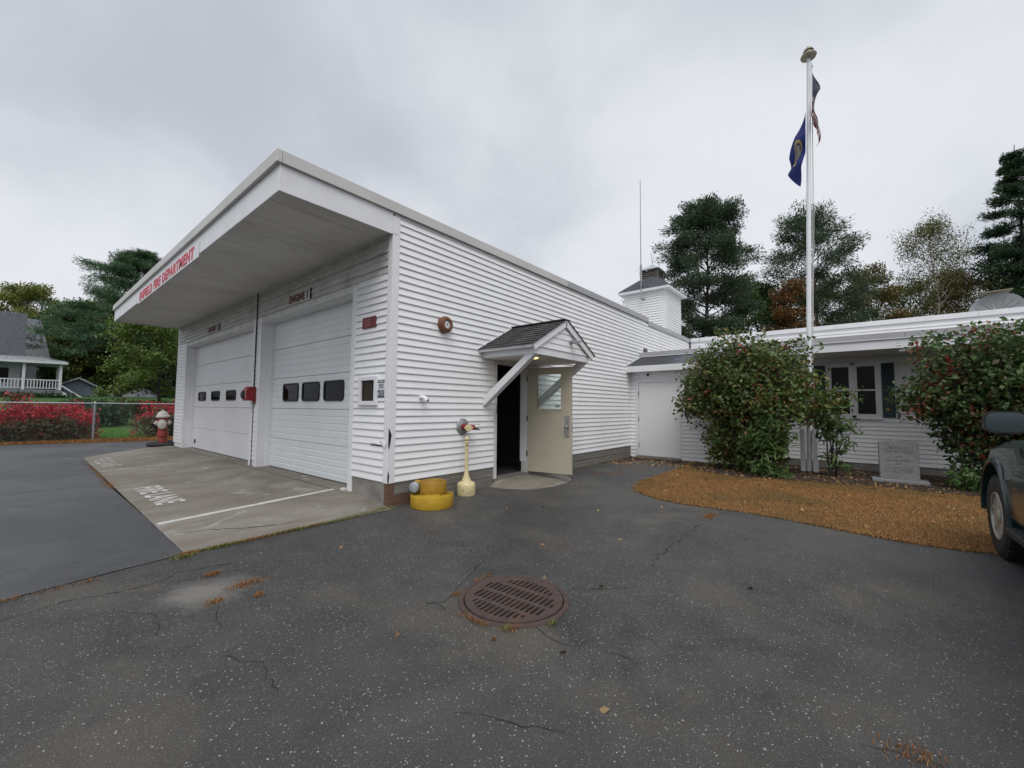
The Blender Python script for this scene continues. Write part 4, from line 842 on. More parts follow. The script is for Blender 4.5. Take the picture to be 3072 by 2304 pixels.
# ================================================================== HOSE TOWER
XT, YT0, YT1, XT1, ZT = 14.0, .86, 2.68, 15.95, 6.53
tw = thing('hose_tower', 'square white clapboard tower with hipped dark roof and louvred cupola', 'tower', (15, 1.8, 4.2))
tb = bx('tower_body', 'siding', tw, XT, XT1, YT0, YT1, 4.0, ZT)
siding(tb, (XT, YT1), H90, .11, YT1-YT0-.11, 4.2, ZT-.04, c=.11, t=.036); siding(tb, (XT, YT0), 0, .11, XT1-XT-.11, 4.2, ZT-.04, c=.11, t=.036)
for (x0, x1, y0, y1) in ((XT-.018, XT, YT0-.018, YT0+.11), (XT, XT+.11, YT0-.018, YT0), (XT-.018, XT, YT1-.11, YT1+.018), (XT1-.11, XT1+.018, YT0-.018, YT0)): bx('corner_board', 'trim', tw, x0, x1, y0, y1, 4.2, ZT)
ov = .22
bx('eave_fascia', 'trim', tw, XT-ov, XT1+ov, YT0-ov, YT1+ov, ZT-.01, ZT+.10, .004)
cxm, cym = (XT+XT1)/2, (YT0+YT1)/2; hw_ = .36; zr = ZT+.80
a = [(XT-ov-.01, YT0-ov-.01, ZT+.102), (XT1+ov+.01, YT0-ov-.01, ZT+.102), (XT1+ov+.01, YT1+ov+.01, ZT+.102), (XT-ov-.01, YT1+ov+.01, ZT+.102)]
b = [(cxm-hw_, cym-hw_, zr), (cxm+hw_, cym-hw_, zr), (cxm+hw_, cym+hw_, zr), (cxm-hw_, cym+hw_, zr)]
MB().hexa(a, b).build('roof', 'shingle_blue', tw)
nrow = 9
for face in range(4):
    p0, p1 = Vector(a[face]), Vector(a[(face+1) % 4]); q0, q1 = Vector(b[face]), Vector(b[(face+1) % 4]); nn_ = (p1-p0).cross(q0-p0).normalized()
    for i in range(nrow):
        s0, s1 = i/nrow, (i+1.2)/nrow; s1 = min(1, s1)
        MB().hexa([p0.lerp(q0, s0), p1.lerp(q1, s0), p1.lerp(q1, s1), p0.lerp(q0, s1)], [p0.lerp(q0, s0)+nn_*.018, p1.lerp(q1, s0)+nn_*.018, p1.lerp(q1, s1)+nn_*.004, p0.lerp(q0, s1)+nn_*.004]).build('shingle_course', 'shingle_blue', tw)
cu = bx('cupola', 'louver_wood', tw, cxm-.30, cxm+.30, cym-.30, cym+.30, zr-.05, zr+.36)
mb = MB()
for (x, y) in ((-1, -1), (1, -1), (1, 1), (-1, 1)): mb.box(cxm+x*.335-.05, cxm+x*.335+.05, cym+y*.335-.05, cym+y*.335+.05, zr-.06, zr+.38)
mb.build('cupola_post', 'louver_wood', cu)
for i in range(4):
    z = zr+.02+i*.09
    for fc in range(2):
        m_ = MB()
        if fc == 0: m_.hexa([(cxm-.37, cym-.285, z), (cxm-.37, cym+.285, z), (cxm-.31, cym+.285, z+.06), (cxm-.31, cym-.285, z+.06)], [(cxm-.37, cym-.285, z+.012), (cxm-.37, cym+.285, z+.012), (cxm-.31, cym+.285, z+.072), (cxm-.31, cym-.285, z+.072)])
        else: m_.hexa([(cxm-.285, cym-.37, z), (cxm+.285, cym-.37, z), (cxm+.285, cym-.31, z+.06), (cxm-.285, cym-.31, z+.06)], [(cxm-.285, cym-.37, z+.012), (cxm+.285, cym-.37, z+.012), (cxm+.285, cym-.31, z+.072), (cxm-.285, cym-.31, z+.072)])
        m_.build('louver', 'wood_sill', cu)
MB().add([(cxm-.45, cym-.45, zr+.38), (cxm+.45, cym-.45, zr+.38), (cxm+.45, cym+.45, zr+.38), (cxm-.45, cym+.45, zr+.38), (cxm, cym, zr+.72)], [(0, 1, 4), (1, 2, 4), (2, 3, 4), (3, 0, 4), (3, 2, 1, 0)]).build('cupola_roof', 'shed_roof', tw)
mb = MB()
for k in range(4): mb.tube([(cxm, cym, zr+.70), (cxm+.10*math.cos(k*1.57), cym+.10*math.sin(k*1.57), zr+1.25)], .006, 5)
mb.build('lightning_rod', 'galv', tw)
t = thing('whip_antenna', 'tall thin white whip antenna bracketed to the hose tower', 'antenna', (XT-.14, 1.87, 5.9))
MB().tube([(XT-.24, 1.83, 6.15), (XT-.24, 1.83, 7.45)], .022, 8).build('mast', 'galv', t); MB().tube([(XT-.24, 1.83, 6.95), (XT-.24, 1.83, 7.7)], .045, 10).build('antenna_base', 'dish', t); MB().tube([(XT-.24, 1.83, 7.7), (XT-.24, 1.82, 11.5)], [.022, .014], 8).build('whip', 'dish', t)
mb = MB(); mb.tube([(XT-.02, 1.80, 6.75), (XT-.26, 1.83, 6.75)], .018, 6); mb.tube([(XT-.02, 1.80, 6.2), (XT-.26, 1.83, 6.2)], .018, 6); mb.box(XT-.03, XT-.017, 1.70, 1.90, 6.17, 6.23); mb.box(XT-.03, XT-.017, 1.72, 1.88, 6.72, 6.78); mb.build('bracket', 'metal_dark', t)
for k in range(3): MB().tube([(XT-.24, 1.83, 7.65), (XT-.24+.28*math.cos(2.1*k+.6), 1.83+.28*math.sin(2.1*k+.6), 7.35)], .006, 5).build('radial', 'galv', t)
# ================================================================== FLAGPOLE AND FLAGS
PX, PY = 8.30, -4.30
def pol(z): return Vector((PX, PY-.0262*z, z))
fp = thing('flagpole', 'tall white flagpole with round finial held between two white posts', 'flagpole', (PX, PY, 0))
MB().tube([pol(0), pol(3.2), pol(3.21), pol(6.6), pol(6.61), pol(9.85)], [.052, .052, .050, .048, .046, .038], 18).build('pole', 'pole_white', fp, True, auto=50)
MB().lathe([(.05, 0), (.15, .01), (.165, .045), (.145, .085), (.09, .12), (.085, .15), (.11, .17), (.085, .215), (.04, .235), (.035, .27), (.012, .30)], pol(9.84), 24).build('finial', 'gold', fp, True, auto=35)
bx('support_post', 'trim', fp, PX-.075, PX+.075, PY+.062, PY+.152, -.05, .98, .004); bx('support_post', 'trim', fp, PX-.075, PX+.075, PY-.172, PY-.082, -.05, .98, .004)
mb = MB(); mb.tube([pol(9.7)+Vector((-.03, -.06, 0)), pol(6)+Vector((-.03, -.075, 0)), pol(1.3)+Vector((-.03, -.06, 0))], .006, 5); mb.tube([pol(9.7)+Vector((-.01, -.055, 0)), pol(6)+Vector((-.02, -.10, 0)), pol(1.3)+Vector((-.02, -.06, 0))], .006, 5); mb.build('halyard', 'rope', fp)
for z in (9.55, 8.7): bx('clip', 'metal', fp, PX-.05, PX-.03, PY-.0262*z-.09, PY-.0262*z-.06, z, z+.05)
def flagmat(name, us):
    m, t, b = newmat(name); uv = t.add('ShaderNodeUVMap').outputs[0]; sp_ = t.add('ShaderNodeSeparateXYZ', {0: uv}); u, v = sp_.outputs[0], sp_.outputs[1]
    if us:
        st = t.math('GREATER_THAN', t.math('FRACT', t.math('MULTIPLY', v, 6.5)), .5); c = t.mix(st, (.22, .012, .022), (.62, .60, .60))
        can = t.math('MULTIPLY', t.math('LESS_THAN', u, .40), t.math('LESS_THAN', v, .54)); sv = t.add('ShaderNodeMapping', {0: uv, 3: (24, 16, 1)}).outputs[0]
        vo = t.add('ShaderNodeTexVoronoi', {'Vector': sv, 'Scale': 1., 'Randomness': 0.}); star = t.math('LESS_THAN', vo.outputs['Distance'], .17)
        c = t.mix(can, c, t.mix(star, (.010, .014, .05), (.6, .6, .6)))
    else:
        dv = t.add('ShaderNodeVectorMath', {0: t.add('ShaderNodeMapping', {0: uv, 1: (-.55*1.5, -.5, 0), 3: (1.5, 1, 1)}).outputs[0]}, operation='LENGTH').outputs['Value']
        c = t.mix(t.math('LESS_THAN', dv, .30), (.020, .032, .16), (.36, .28, .11)); c = t.mix(t.math('LESS_THAN', dv, .235), c, (.035, .05, .18)); c = t.mix(t.math('LESS_THAN', dv, .20), c, t.ramp(t.noise(uv, 9, 3), ((.35, (.12, .15, .18)), (.5, (.42, .40, .34)), (.62, (.30, .22, .10)))))
    t.l(c, b.inputs['Base Color']); b.inputs['Roughness'].default_value = .8
    tr = t.add('ShaderNodeBsdfTranslucent', {'Color': c}); ms = t.add('ShaderNodeMixShader', {0: .3, 1: b.outputs[0], 2: tr.outputs[0]}); t.l(ms.outputs[0], t.n['Material Output'].inputs[0]); return m
MT['flag_us'] = flagmat('striped_flag_cloth', True); MT['flag_state'] = flagmat('blue_flag_cloth', False)
def cloth(name, m, shape, nu=40, nv=28):
    V, F, U = [], [], []
    for i in range(nu+1):
        for j in range(nv+1): V.append(shape(i/nu, j/nv)); U.append((i/nu, j/nv))
    k = nv+1; F = [(i*k+j, i*k+j+1, (i+1)*k+j+1, (i+1)*k+j) for i in range(nu) for j in range(nv)]
    me = bpy.data.meshes.new(name); me.from_pydata(V, [], F); uvl = me.uv_layers.new(name='UVMap')
    for lp in me.loops: uvl.data[lp.index].uv = U[lp.vertex_index]
    o = link(name, me, m, None, True); return o
# lateral axis: towards -Y is right in the picture
def us_shape(u, v):                           # u along the fly, v down the hoist; the cloth hangs limp
    z = 9.42-v*1.05-u*1.05*(1-.25*v); wgt = min(1, u*3)
    lat = -.075-.17*wgt*(.5+.5*math.sin(u*6+v*3.5))*(1-.35*u)-.03*math.sin(v*9)*wgt; dep = -.05+.09*math.sin(v*12+u*4)*wgt+.05*math.sin(u*9)
    p = pol(z); return (p.x+dep, p.y+lat, z)
def st_shape(u, v):
    z = 8.55-v*1.02-u*1.12*(1-.30*v); wgt = min(1, u*2.2)
    lat = .055+.34*wgt*(u**.8)*(.55+.45*math.cos(v*2.4-.6))+.045*math.sin(v*8+u*3)*wgt; dep = -.06+.10*math.sin(v*10+u*5)*wgt
    p = pol(z); return (p.x+dep, p.y+lat, z)
tag(cloth('american_flag', 'flag_us', us_shape), 'limp red and white striped flag with blue canton hanging at the pole top', 'flag')
tag(cloth('state_flag', 'flag_state', st_shape), 'limp royal blue flag with a gold seal hanging halfway up the pole', 'flag')
# ================================================================== SMALL THINGS ON THE GROUND
def hose_roll(name, m, label, c, z0, r_out, r_in, h, pitch, squash=1., rot=0., tail=None):
    t = thing(name, label, 'fire hose', (c[0], c[1], z0)); turns = (r_out-r_in)/pitch; n = int(turns*40); pth = []
    for i in range(n+1):
        a = 2*math.pi*i/40; r0 = r_in+pitch*a/(2*math.pi); wob = 1+.012*math.sin(a*3+1); pth.append((r0*wob*math.cos(a+rot), r0*wob*squash*math.sin(a+rot), r0))
    if tail: pth += tail
    V, F = [], []; th = pitch*.31
    prof = [(-th, .012), (-th*.5, 0), (th*.5, 0), (th, .012), (th, h-.012), (th*.5, h), (-th*.5, h), (-th, h-.012)]; k = len(prof)
    for i, q in enumerate(pth):
        a_, b_ = pth[max(0, i-1)], pth[min(len(pth)-1, i+1)]; dx, dy = b_[0]-a_[0], b_[1]-a_[1]; l = math.hypot(dx, dy) or 1; nx, ny_ = dy/l, -dx/l
        sag = .004*math.sin(i*.07)+.006*math.sin(i*.021)
        for o, z in prof: V.append((c[0]+q[0]+nx*o, c[1]+q[1]+ny_*o, z0+z+(sag if z > h*.5 else 0)))
        if i: F += [((i-1)*k+j, (i-1)*k+(j+1) % k, i*k+(j+1) % k, i*k+j) for j in range(k)]
    F += [tuple(range(k))[::-1], tuple(range(len(V)-k, len(V)))]
    MB().add(V, F).build('hose', m, t, True, auto=50); return t
hose_roll('rolled_fire_hose', 'hose', 'bright yellow fire hose rolled flat on asphalt, larger lower roll', (.47, -.40), .004, .305, .05, .17, .032)
tp = hose_roll('rolled_fire_hose', 'hose_dull', 'dull amber fire hose with metal coupling, smaller upper roll', (.52, -.36), .176, .205, .03, .175, .029, .92, .4)
bx_ = MB(); bx_.tube([(.40, -.165, .20+.07), (.315, -.215, .265)], [.085, .07], 14); bx_.build('hose_end', 'hose_dull', tp, True, auto=50)
MB().tube([(.33, -.206, .266), (.275, -.235, .262), (.262, -.242, .262)], [.076, .080, .062], 18).build('coupling', 'galv', tp, True, auto=40)
t = thing('ash_receptacle', 'cream painted smoking receptacle with slim neck and chipped round base', 'ash receptacle', (1.335, -.215, 0))
o_ = (1.335, -.215, 0)
MB().lathe([(.145, 0), (.150, .02), (.150, .15), (.142, .185), (.12, .205), (.085, .215)], o_, 32).build('base', 'cream_chipped', t, True, auto=40)
MB().lathe([(.085, .215), (.075, .24), (.052, .285), (.038, .34), (.031, .42), (.029, .70), (.030, .735), (.036, .74), (.036, .752), (.031, .756), (.031, .83), (.038, .838), (.040, .852), (.030, .862), (.018, .866)], o_, 28).build('neck', 'cream_paint', t, True, auto=40)
MB().lathe([(.001, .862), (.020, .866), (.034, .880), (.040, .902), (.034, .924), (.02, .938), (.001, .942)], o_, 24).build('ball_top', 'cream_paint', t, True)
MB().lathe([(.014, 0), (.014, .004), (0, .004)], (1.335-.020, -.215-.024, .795), 12, (Vector((.77, -.64, 0)), Vector((0, 0, 1)), Vector((-.64, -.77, 0)))).build('ash_hole', 'black_gap', t)
# storm drain grate
GX, GY = -1.005, -3.125
t = thing('drain_grate', 'round rusty cast iron storm drain grate set in the asphalt', 'drain grate', (GX, GY, 0))
MB().lathe([(.368, -.03), (.368, .004), (.374, .012), (.405, .012), (.412, .003), (.412, -.03)], (GX, GY, 0), 64, close=True).build('frame', 'rust', t, True, auto=30)
cu_ = bpy.data.curves.new('grate', 'CURVE'); cu_.dimensions = '2D'; cu_.fill_mode = 'BOTH'; cu_.extrude = .02; cu_.bevel_depth = 0
def spline(pts):
    s_ = cu_.splines.new('POLY'); s_.points.add(len(pts)-1); s_.use_cyclic_u = True
    for p_, q_ in zip(s_.points, pts): p_.co = (q_[0], q_[1], 0, 1)
spline([(.362*math.cos(2*math.pi*i/72), .362*math.sin(2*math.pi*i/72)) for i in range(72)])
sa = R_(4); RS = .305
for ci in range(4):
    for ri in range(-7, 8):
        cu0 = (ci-1.5)*.158; cv0 = ri*.0415+(.014 if ci % 2 else -.006); hl, hwid = .062, .0125
        a_, b_ = cu0-hl, cu0+hl
        lim = RS*RS-cv0*cv0
        if lim <= 0: continue
        lim = math.sqrt(lim); a_, b_ = max(a_, -lim), min(b_, lim)
        if b_-a_ < .035: continue
        pts = []
        for k in range(7): an_ = R_(-90+30*k); pts.append((b_-hwid+hwid*math.cos(an_), cv0+hwid*math.sin(an_)))
        for k in range(7): an_ = R_(90+30*k); pts.append((a_+hwid+hwid*math.cos(an_), cv0+hwid*math.sin(an_)))
        spline([(x*math.cos(sa)-y*math.sin(sa), x*math.sin(sa)+y*math.cos(sa)) for x, y in pts])
ob_ = bpy.data.objects.new('grate', cu_); COL.objects.link(ob_); gm = bpy.data.meshes.new_from_object(ob_.evaluated_get(bpy.context.evaluated_depsgraph_get())); bpy.data.objects.remove(ob_)
gm.transform(Matrix.Translation((GX, GY, -.006))); gm.materials.clear(); link('grate_cover', gm, 'rust', t)
MB().lathe([(.366, -.034), (.366, -.26), (0, -.26)], (GX, GY, 0), 40).build('catch_basin', 'black_gap', t)
# memorial stone
t = thing('memorial_stone', 'grey granite memorial stone with carved lines on a low granite base', 'memorial stone', (7.78, -5.78, 0))
MB().prism([(7.70, y, z) for y, z in ((-5.49, .07), (-6.07, .07), (-6.075, .79), (-6.03, .815), (-5.93, .825), (-5.78, .838), (-5.63, .825), (-5.53, .812), (-5.485, .785))], (.17, 0, 0)).build('slab', 'granite', t, bevel=.012)
MB().box(7.60, 7.97, -6.20, -5.37, -.03, .075).build('base', 'granite', t, bevel=.012)
for s_, z, h, w in (('ENFIELD', .66, .05, .27), ('FIRE STATION', .585, .045, .40)):
    text('carved_line', s_, 'granite_letter', t, (7.6985, -5.78, z), (0, -1, 0), (0, 0, 1), h, w, extrude=.001, align='CENTER')
for z, w, h in ((.50, .10, .022), (.43, .37, .030), (.365, .06, .022), (.30, .40, .010), (.27, .40, .010), (.24, .36, .010), (.21, .40, .010)):   # worn lines nobody can read
    y = -5.78-w/2; mb = MB()
    while y < -5.78+w/2: q = rnd.uniform(.012, .03); mb.box(7.6982, 7.6995, y, y+q*.7, z, z+h*rnd.uniform(.5, 1)); y += q
    mb.build('carved_line', 'granite_letter', t)
# hydrant standing in an old tyre
HX, HY, HZ = -.16, 12.62, .03
t = thing('old_tyre', 'black tyre lying flat around the foot of the hydrant', 'tyre', (HX, HY, 0))
MB().lathe([(.38, .04), (.42, .01), (.56, .0), (.65, .02), (.68, .08), (.65, .135), (.56, .155), (.42, .145), (.38, .11), (.40, .08)], (HX+.24, HY-.02, .05), 48, close=True).build('tread', 'rubber', t, True, auto=50)
MB().lathe([(.0, .02), (.41, .03)], (HX+.24, HY-.02, .05), 24).build('soil_fill', 'soil', t)
t = thing('fire_hydrant', 'weathered red fire hydrant with white bonnet and caps', 'fire hydrant', (HX, HY, .03))
th_ = Matrix.Translation((HX, HY, .03)) @ Matrix.Rotation(R_(3), 4, 'Y') @ Matrix.Scale(1.0, 4)
def hyd(mb, nm, m): o = mb.build(nm, m, t, True, auto=35); o.data.transform(Matrix.Translation((HX, HY, HZ)) @ Matrix.Rotation(R_(-2.5), 4, 'Y') @ Matrix.Diagonal((.76, .76, 1, 1))); return o
hyd(MB().lathe([(.155, 0), (.155, .36), (.20, .365), (.205, .42), (.195, .43), (.195, .45), (.205, .46), (.20, .505), (.165, .51), (.165, .52), (.172, .96), (.20, .965), (.20, .98)], n=32), 'barrel', 'hydrant_red')
hyd(MB().lathe([(.215, .975), (.235, .99), (.238, 1.02), (.205, 1.045), (.185, 1.10), (.14, 1.155), (.08, 1.185), (.035, 1.195), (.033, 1.24), (.0, 1.242)], n=32), 'bonnet', 'hydrant_white')
vq = Vector((-.28, -.96, 0)); vs_ = Vector((.96, -.28, 0))
hyd(MB().lathe([(.11, .12), (.115, .20), (.15, .205), (.155, .235), (.13, .25), (.04, .255), (.035, .28), (0, .28)], (0, 0, .76), 24, (vs_, Vector((0, 0, 1)), vq)), 'front_cap', 'hydrant_white')
for k in (-1, 1): hyd(MB().lathe([(.06, .13), (.062, .19), (.085, .195), (.085, .23), (.07, .25), (.03, .26), (.026, .31), (0, .31)], (0, 0, .80), 18, (vq*k, Vector((0, 0, 1)), vs_*k)), 'side_cap', 'hydrant_white')
mb = MB()
for k in range(8): a_ = 2*math.pi*k/8; mb.lathe([(.016, .415), (.016, .47), (0, .47)], (.185*math.cos(a_), .185*math.sin(a_), 0), 8)
hyd(mb, 'flange_bolt', 'hydrant_red')
# chain-link fence
FY = 17.7
t = thing('chain_link_fence', 'galvanised chain-link fence with top rail along the far lot edge', 'fence', (-3, FY, 0))
MB().tube([(-16, FY, 1.47), (6, FY, 1.47)], .025, 8).build('top_rail', 'galv', t)
for x in (-13.35, -10.35, -7.35, -4.35, -1.35, 1.65, 4.65): MB().tube([(x, FY+.03, -.1), (x, FY+.03, 1.50), (x, FY+.03, 1.53)], [.038, .038, .02], 10).build('post', 'galv', t)
V, F = [], []; x = -16.; 
def wire(x0, z0, x1, z1):
    b_ = len(V); w_ = .0017
    V.extend([(x0-w_, FY-.03, z0), (x0+w_, FY-.03, z0), (x1+w_, FY-.03, z1), (x1-w_, FY-.03, z1)]); V.extend([(x0, FY-.027, z0), (x1, FY-.027, z1)]); F.extend([(b_, b_+1, b_+2, b_+3), (b_, b_+3, b_+5, b_+4), (b_+1, b_+4, b_+5, b_+2)])
while x < 6:
    wire(x, .03, x+.72, 1.46); wire(x+.72, .03, x, 1.46); wire(x+.72, 1.46, x+1.44, .03) if False else None; x += .065
o = MB().add(V, F).build('wire_mesh', 'wire', t); o['kind'] = 'stuff'
# ================================================================== PARKED TRUCK (only its front corner reaches the picture)
TX, TY = 3.50, -7.04                           # front of the bumper, centre line
tk = thing('parked_truck', 'dark green pickup truck with black fender flare and alloy wheels on asphalt', 'truck', (TX-2.3, TY, 0))
def stn(xl, zb, w, zs, ws, zt, wt_):
    return xl, [(w*.92, zb), (w, zb+.12), (w*1.005, (zb+zs)*.5+.08), (ws, zs), (wt_, zt), (wt_*.55, zt+.018), (0, zt+.025)]
ST = [stn(.10, .42, .80, .82, .78, .92, .66), stn(.16, .40, .84, .92, .81, 1.02, .70), stn(.45, .38, .865, 1.02, .84, 1.105, .73), stn(.90, .36, .875, 1.07, .85, 1.145, .745), stn(1.35, .36, .875, 1.095, .855, 1.165, .75), stn(1.62, .36, .87, 1.11, .855, 1.18, .76),
      stn(2.45, .36, .87, 1.12, .855, 1.70, .64), stn(3.3, .36, .87, 1.12, .855, 1.73, .65), stn(3.75, .36, .87, 1.12, .855, 1.68, .64), stn(3.85, .38, .87, 1.12, .855, 1.16, .80), stn(5.0, .40, .87, 1.12, .855, 1.14, .80), stn(5.12, .45, .84, 1.08, .83, 1.10, .78)]
V, F = [], []; n = 7
for xl, pr in ST: V += [(TX-xl, TY+y, z) for y, z in pr]+[(TX-xl, TY-y, z) for y, z in pr[-2::-1]]
m2 = 13
for i in range(len(ST)-1):
    for j in range(m2): F.append((i*m2+j, i*m2+(j+1) % m2, (i+1)*m2+(j+1) % m2, (i+1)*m2+j))
F += [tuple(range(m2))[::-1], tuple((len(ST)-1)*m2+j for j in range(m2))]
WX, WR = TX-.72, .39; WXR = TX-3.98
bodym = MB().add(V, F)
tmp = bodym.build('tmp_body', 'truck_green'); cuts = MB()
for wx in (WX, WXR):
    cuts.lathe([(.475, -1.2), (.475, 1.2)], (wx, TY, .44), 40, 'y')
cut = cuts.build('tmp_cut', 'trim_black'); md = tmp.modifiers.new('b', 'BOOLEAN'); md.operation = 'DIFFERENCE'; md.object = cut; md.solver = 'EXACT'
bpy.context.view_layer.update(); bmesh_ = bpy.data.meshes.new_from_object(tmp.evaluated_get(bpy.context.evaluated_depsgraph_get()))
bpy.data.objects.remove(tmp); bpy.data.objects.remove(cut)
bmesh_.materials.clear(); bodyo = link('body', bmesh_, 'truck_green', tk, True); bmesh_.set_sharp_from_angle(angle=R_(38))
MB().box(TX-5.0, TX-.2, TY-.55, TY+.55, .36, .80).build('chassis', 'trim_black', tk)
for s_ in (-1, 1):                             # wheel arch flares and liners
    for wx in (WX, WXR):
        mb = MB(); k = 22; Vv, Ff = [], []
        for i in range(k+1):
            a = R_(-8+196*i/k); c, s2 = math.cos(a), math.sin(a)
            for rr, yo in ((.462, .80), (.466, .888), (.476, .898), (.490, .893), (.515, .872), (.51, .80)): Vv.append((wx+rr*c, TY+s_*yo, .44+rr*s2*1.0))
            if i: Ff += [((i-1)*6+j, (i-1)*6+(j+1) % 6, i*6+(j+1) % 6, i*6+j) for j in range(6)]
        Ff += [tuple(range(6)), tuple(len(Vv)-6+j for j in range(6))]
        mb.add(Vv, Ff).build('fender_flare', 'truck_green', tk, True, auto=40)
        mb = MB(); Vv, Ff = [], []
        for i in range(k+1):
            a = R_(-12+204*i/k)
            for yo in (.50, .86): Vv.append((wx+.472*math.cos(a), TY+s_*yo, .44+.472*math.sin(a)))
            if i: Ff.append((2*i-2, 2*i-1, 2*i+1, 2*i))
        mb.add(Vv, Ff).build('wheel_arch', 'trim_black', tk)
        wc = Vector((wx, TY+s_*.755, WR)); AX = (Vector((1, 0, 0)), Vector((0, 0, 1)), Vector((0, s_, 0)))
        wh = MB().lathe([(.235, -.115), (.30, -.125), (.365, -.118), (.388, -.09), (.392, 0), (.388, .09), (.365, .118), (.30, .125), (.235, .115), (.225, .0)], wc, 56, AX, close=True).build('wheel', 'rubber', tk, True, auto=45)
        mb = MB()
        for kk in range(36):                   # tread blocks
            a = 2*math.pi*kk/36
            for yo, da in ((-.085, 0), (-.03, .09), (.03, 0), (.085, .09)):
                e1 = Vector((math.cos(a+da), 0, math.sin(a+da))); e2 = Vector((-e1.z, 0, e1.x)); c0 = wc+e1*.395+Vector((0, yo, 0))
                q = [c0+e2*p_*.022+Vector((0, w_*.022, 0)) for p_, w_ in ((-1, -1), (1, -1), (1, 1), (-1, 1))]; mb.hexa([p_-e1*.012 for p_ in q], [p_+e1*.004 for p_ in q])
        mb.build('tread', 'rubber', wh)
        rm = MB(); rm.lathe([(.236, .10), (.228, .118), (.215, .118), (.205, .06), (.20, -.10)], wc, 40, AX)
        for kk in range(6):
            a = 2*math.pi*kk/6+.3; e1 = AX[0]*math.cos(a)+AX[1]*math.sin(a); e2 = AX[1]*math.cos(a)-AX[0]*math.sin(a); nx_ = AX[2]
            rm.hexa([wc+e1*.05-e2*.042+nx_*.06, wc+e1*.215-e2*.030+nx_*.05, wc+e1*.215+e2*.030+nx_*.05, wc+e1*.05+e2*.042+nx_*.06], [wc+e1*.05-e2*.034+nx_*.10, wc+e1*.215-e2*.022+nx_*.108, wc+e1*.215+e2*.022+nx_*.108, wc+e1*.05+e2*.034+nx_*.10])
        rm.lathe([(.075, .04), (.072, .105), (.05, .118), (0, .118)], wc, 24, AX); rm.build('rim', 'alloy', wh, True, auto=35)
        MB().lathe([(.205, -.02), (0, -.02)], wc, 28, AX).build('brake_disc', 'trim_black', wh)
# bumper, lights, glass, mirror
MB().prism([(TX-.02, TY-.80, .40), (TX, TY-.5, .40), (TX+.03, TY, .40), (TX, TY+.5, .40), (TX-.03, TY+.82, .40), (TX-.22, TY+.895, .40), (TX-.26, TY+.86, .40), (TX-.26, TY-.86, .40), (TX-.22, TY-.895, .40)], (0, 0, .30)).build('front_bumper', 'trim_black', tk, bevel=.015)
bx('grille', 'trim_black', tk, TX-.12, TX-.085, TY-.5, TY+.5, .74, .90)
for s_ in (-1, 1):
    y0 = TY+s_*.53; y1 = TY+s_*.78; MB().box(TX-.14, TX-.08, min(y0, y1), max(y0, y1), .76, .90).build('headlight', 'glass_dark', tk, bevel=.01)
    q = [(TX-1.72, 1.17), (TX-2.50, 1.64), (TX-3.65, 1.64), (TX-3.74, 1.17)]
    def yw(z): return TY+s_*(.857-.205*(z-1.13)/.58+.006)
    MB().add([(x, yw(z), z) for x, z in q], [(0, 1, 2, 3)]).build('side_window', 'pane', tk)
    mc = Vector((TX-2.17, TY+s_*1.045, 1.335)); ex_ = Vector((.22, s_*.975, 0)).normalized(); mb = MB()
    pts = rrect(0, 0, .225, .165, .06, 4); back = [mc+ex_*a*s_+Vector((0, 0, b)) for a, b in pts]
    mb = MB(); nn2 = len(pts); Vv = [tuple(p) for p in back]+[tuple(p+Vector((.05, 0, 0))) for p in back]+[tuple(mc+ex_*a*s_*.75+Vector((.10, 0, b*.7))) for a, b in pts]
    Ff = [(i, (i+1) % nn2, nn2+(i+1) % nn2, nn2+i) for i in range(nn2)]+[(nn2+i, nn2+(i+1) % nn2, 2*nn2+(i+1) % nn2, 2*nn2+i) for i in range(nn2)]+[tuple(range(2*nn2, 3*nn2)), tuple(range(nn2))[::-1]]
    mr = mb.add(Vv, Ff).build('side_mirror', 'truck_green', tk, True, auto=40)
    pts = rrect(0, 0, .205, .145, .055, 4); MB().add([tuple(mc+ex_*a*s_+Vector((-.003, 0, b))) for a, b in pts], [tuple(range(len(pts)))]).build('mirror_glass', 'mirror', mr)
    frm = MB(); o_ = rrect(0, 0, .229, .169, .062, 4); i_ = rrect(0, 0, .203, .143, .054, 4); P = lambda l, dx: [tuple(mc+ex_*a*s_+Vector((dx, 0, b))) for a, b in l]; nn2 = len(o_)
    frm.add(P(o_, -.005)+P(i_, -.005)+P(o_, .02)+P(i_, .004), [(k_, (k_+1) % nn2, nn2+(k_+1) % nn2, nn2+k_) for k_ in range(nn2)]+[(k_, 2*nn2+k_, 2*nn2+(k_+1) % nn2, (k_+1) % nn2) for k_ in range(nn2)]+[(nn2+k_, nn2+(k_+1) % nn2, 3*nn2+(k_+1) % nn2, 3*nn2+k_) for k_ in range(nn2)]).build('mirror_rim', 'trim_black', mr)
    MB().tube([(TX-2.12, TY+s_*.84, 1.24), (TX-2.13, TY+s_*.97, 1.29)], [.035, .03], 10).build('mirror_arm', 'trim_black', mr)
    MB().add([(TX-1.62, TY, 1.21), (TX-1.64, TY+s_*.72, 1.19), (TX-2.42, TY+s_*.62, 1.69), (TX-2.42, TY, 1.715)], [(0, 1, 2, 3)]).build('windshield', 'pane', tk)
    bx('side_step', 'trim_black', tk, TX-3.4, TX-1.3, min(TY+s_*.80, TY+s_*.93), max(TY+s_*.80, TY+s_*.93), .34, .40, .01)
    bx('tail_light', 'red_paint', tk, TX-5.14, TX-5.09, min(TY+s_*.68, TY+s_*.83), max(TY+s_*.68, TY+s_*.83), .80, 1.06)
bx('bed_cover', 'trim_black', tk, TX-4.98, TX-3.92, TY-.78, TY+.78, 1.178, 1.19, .005)
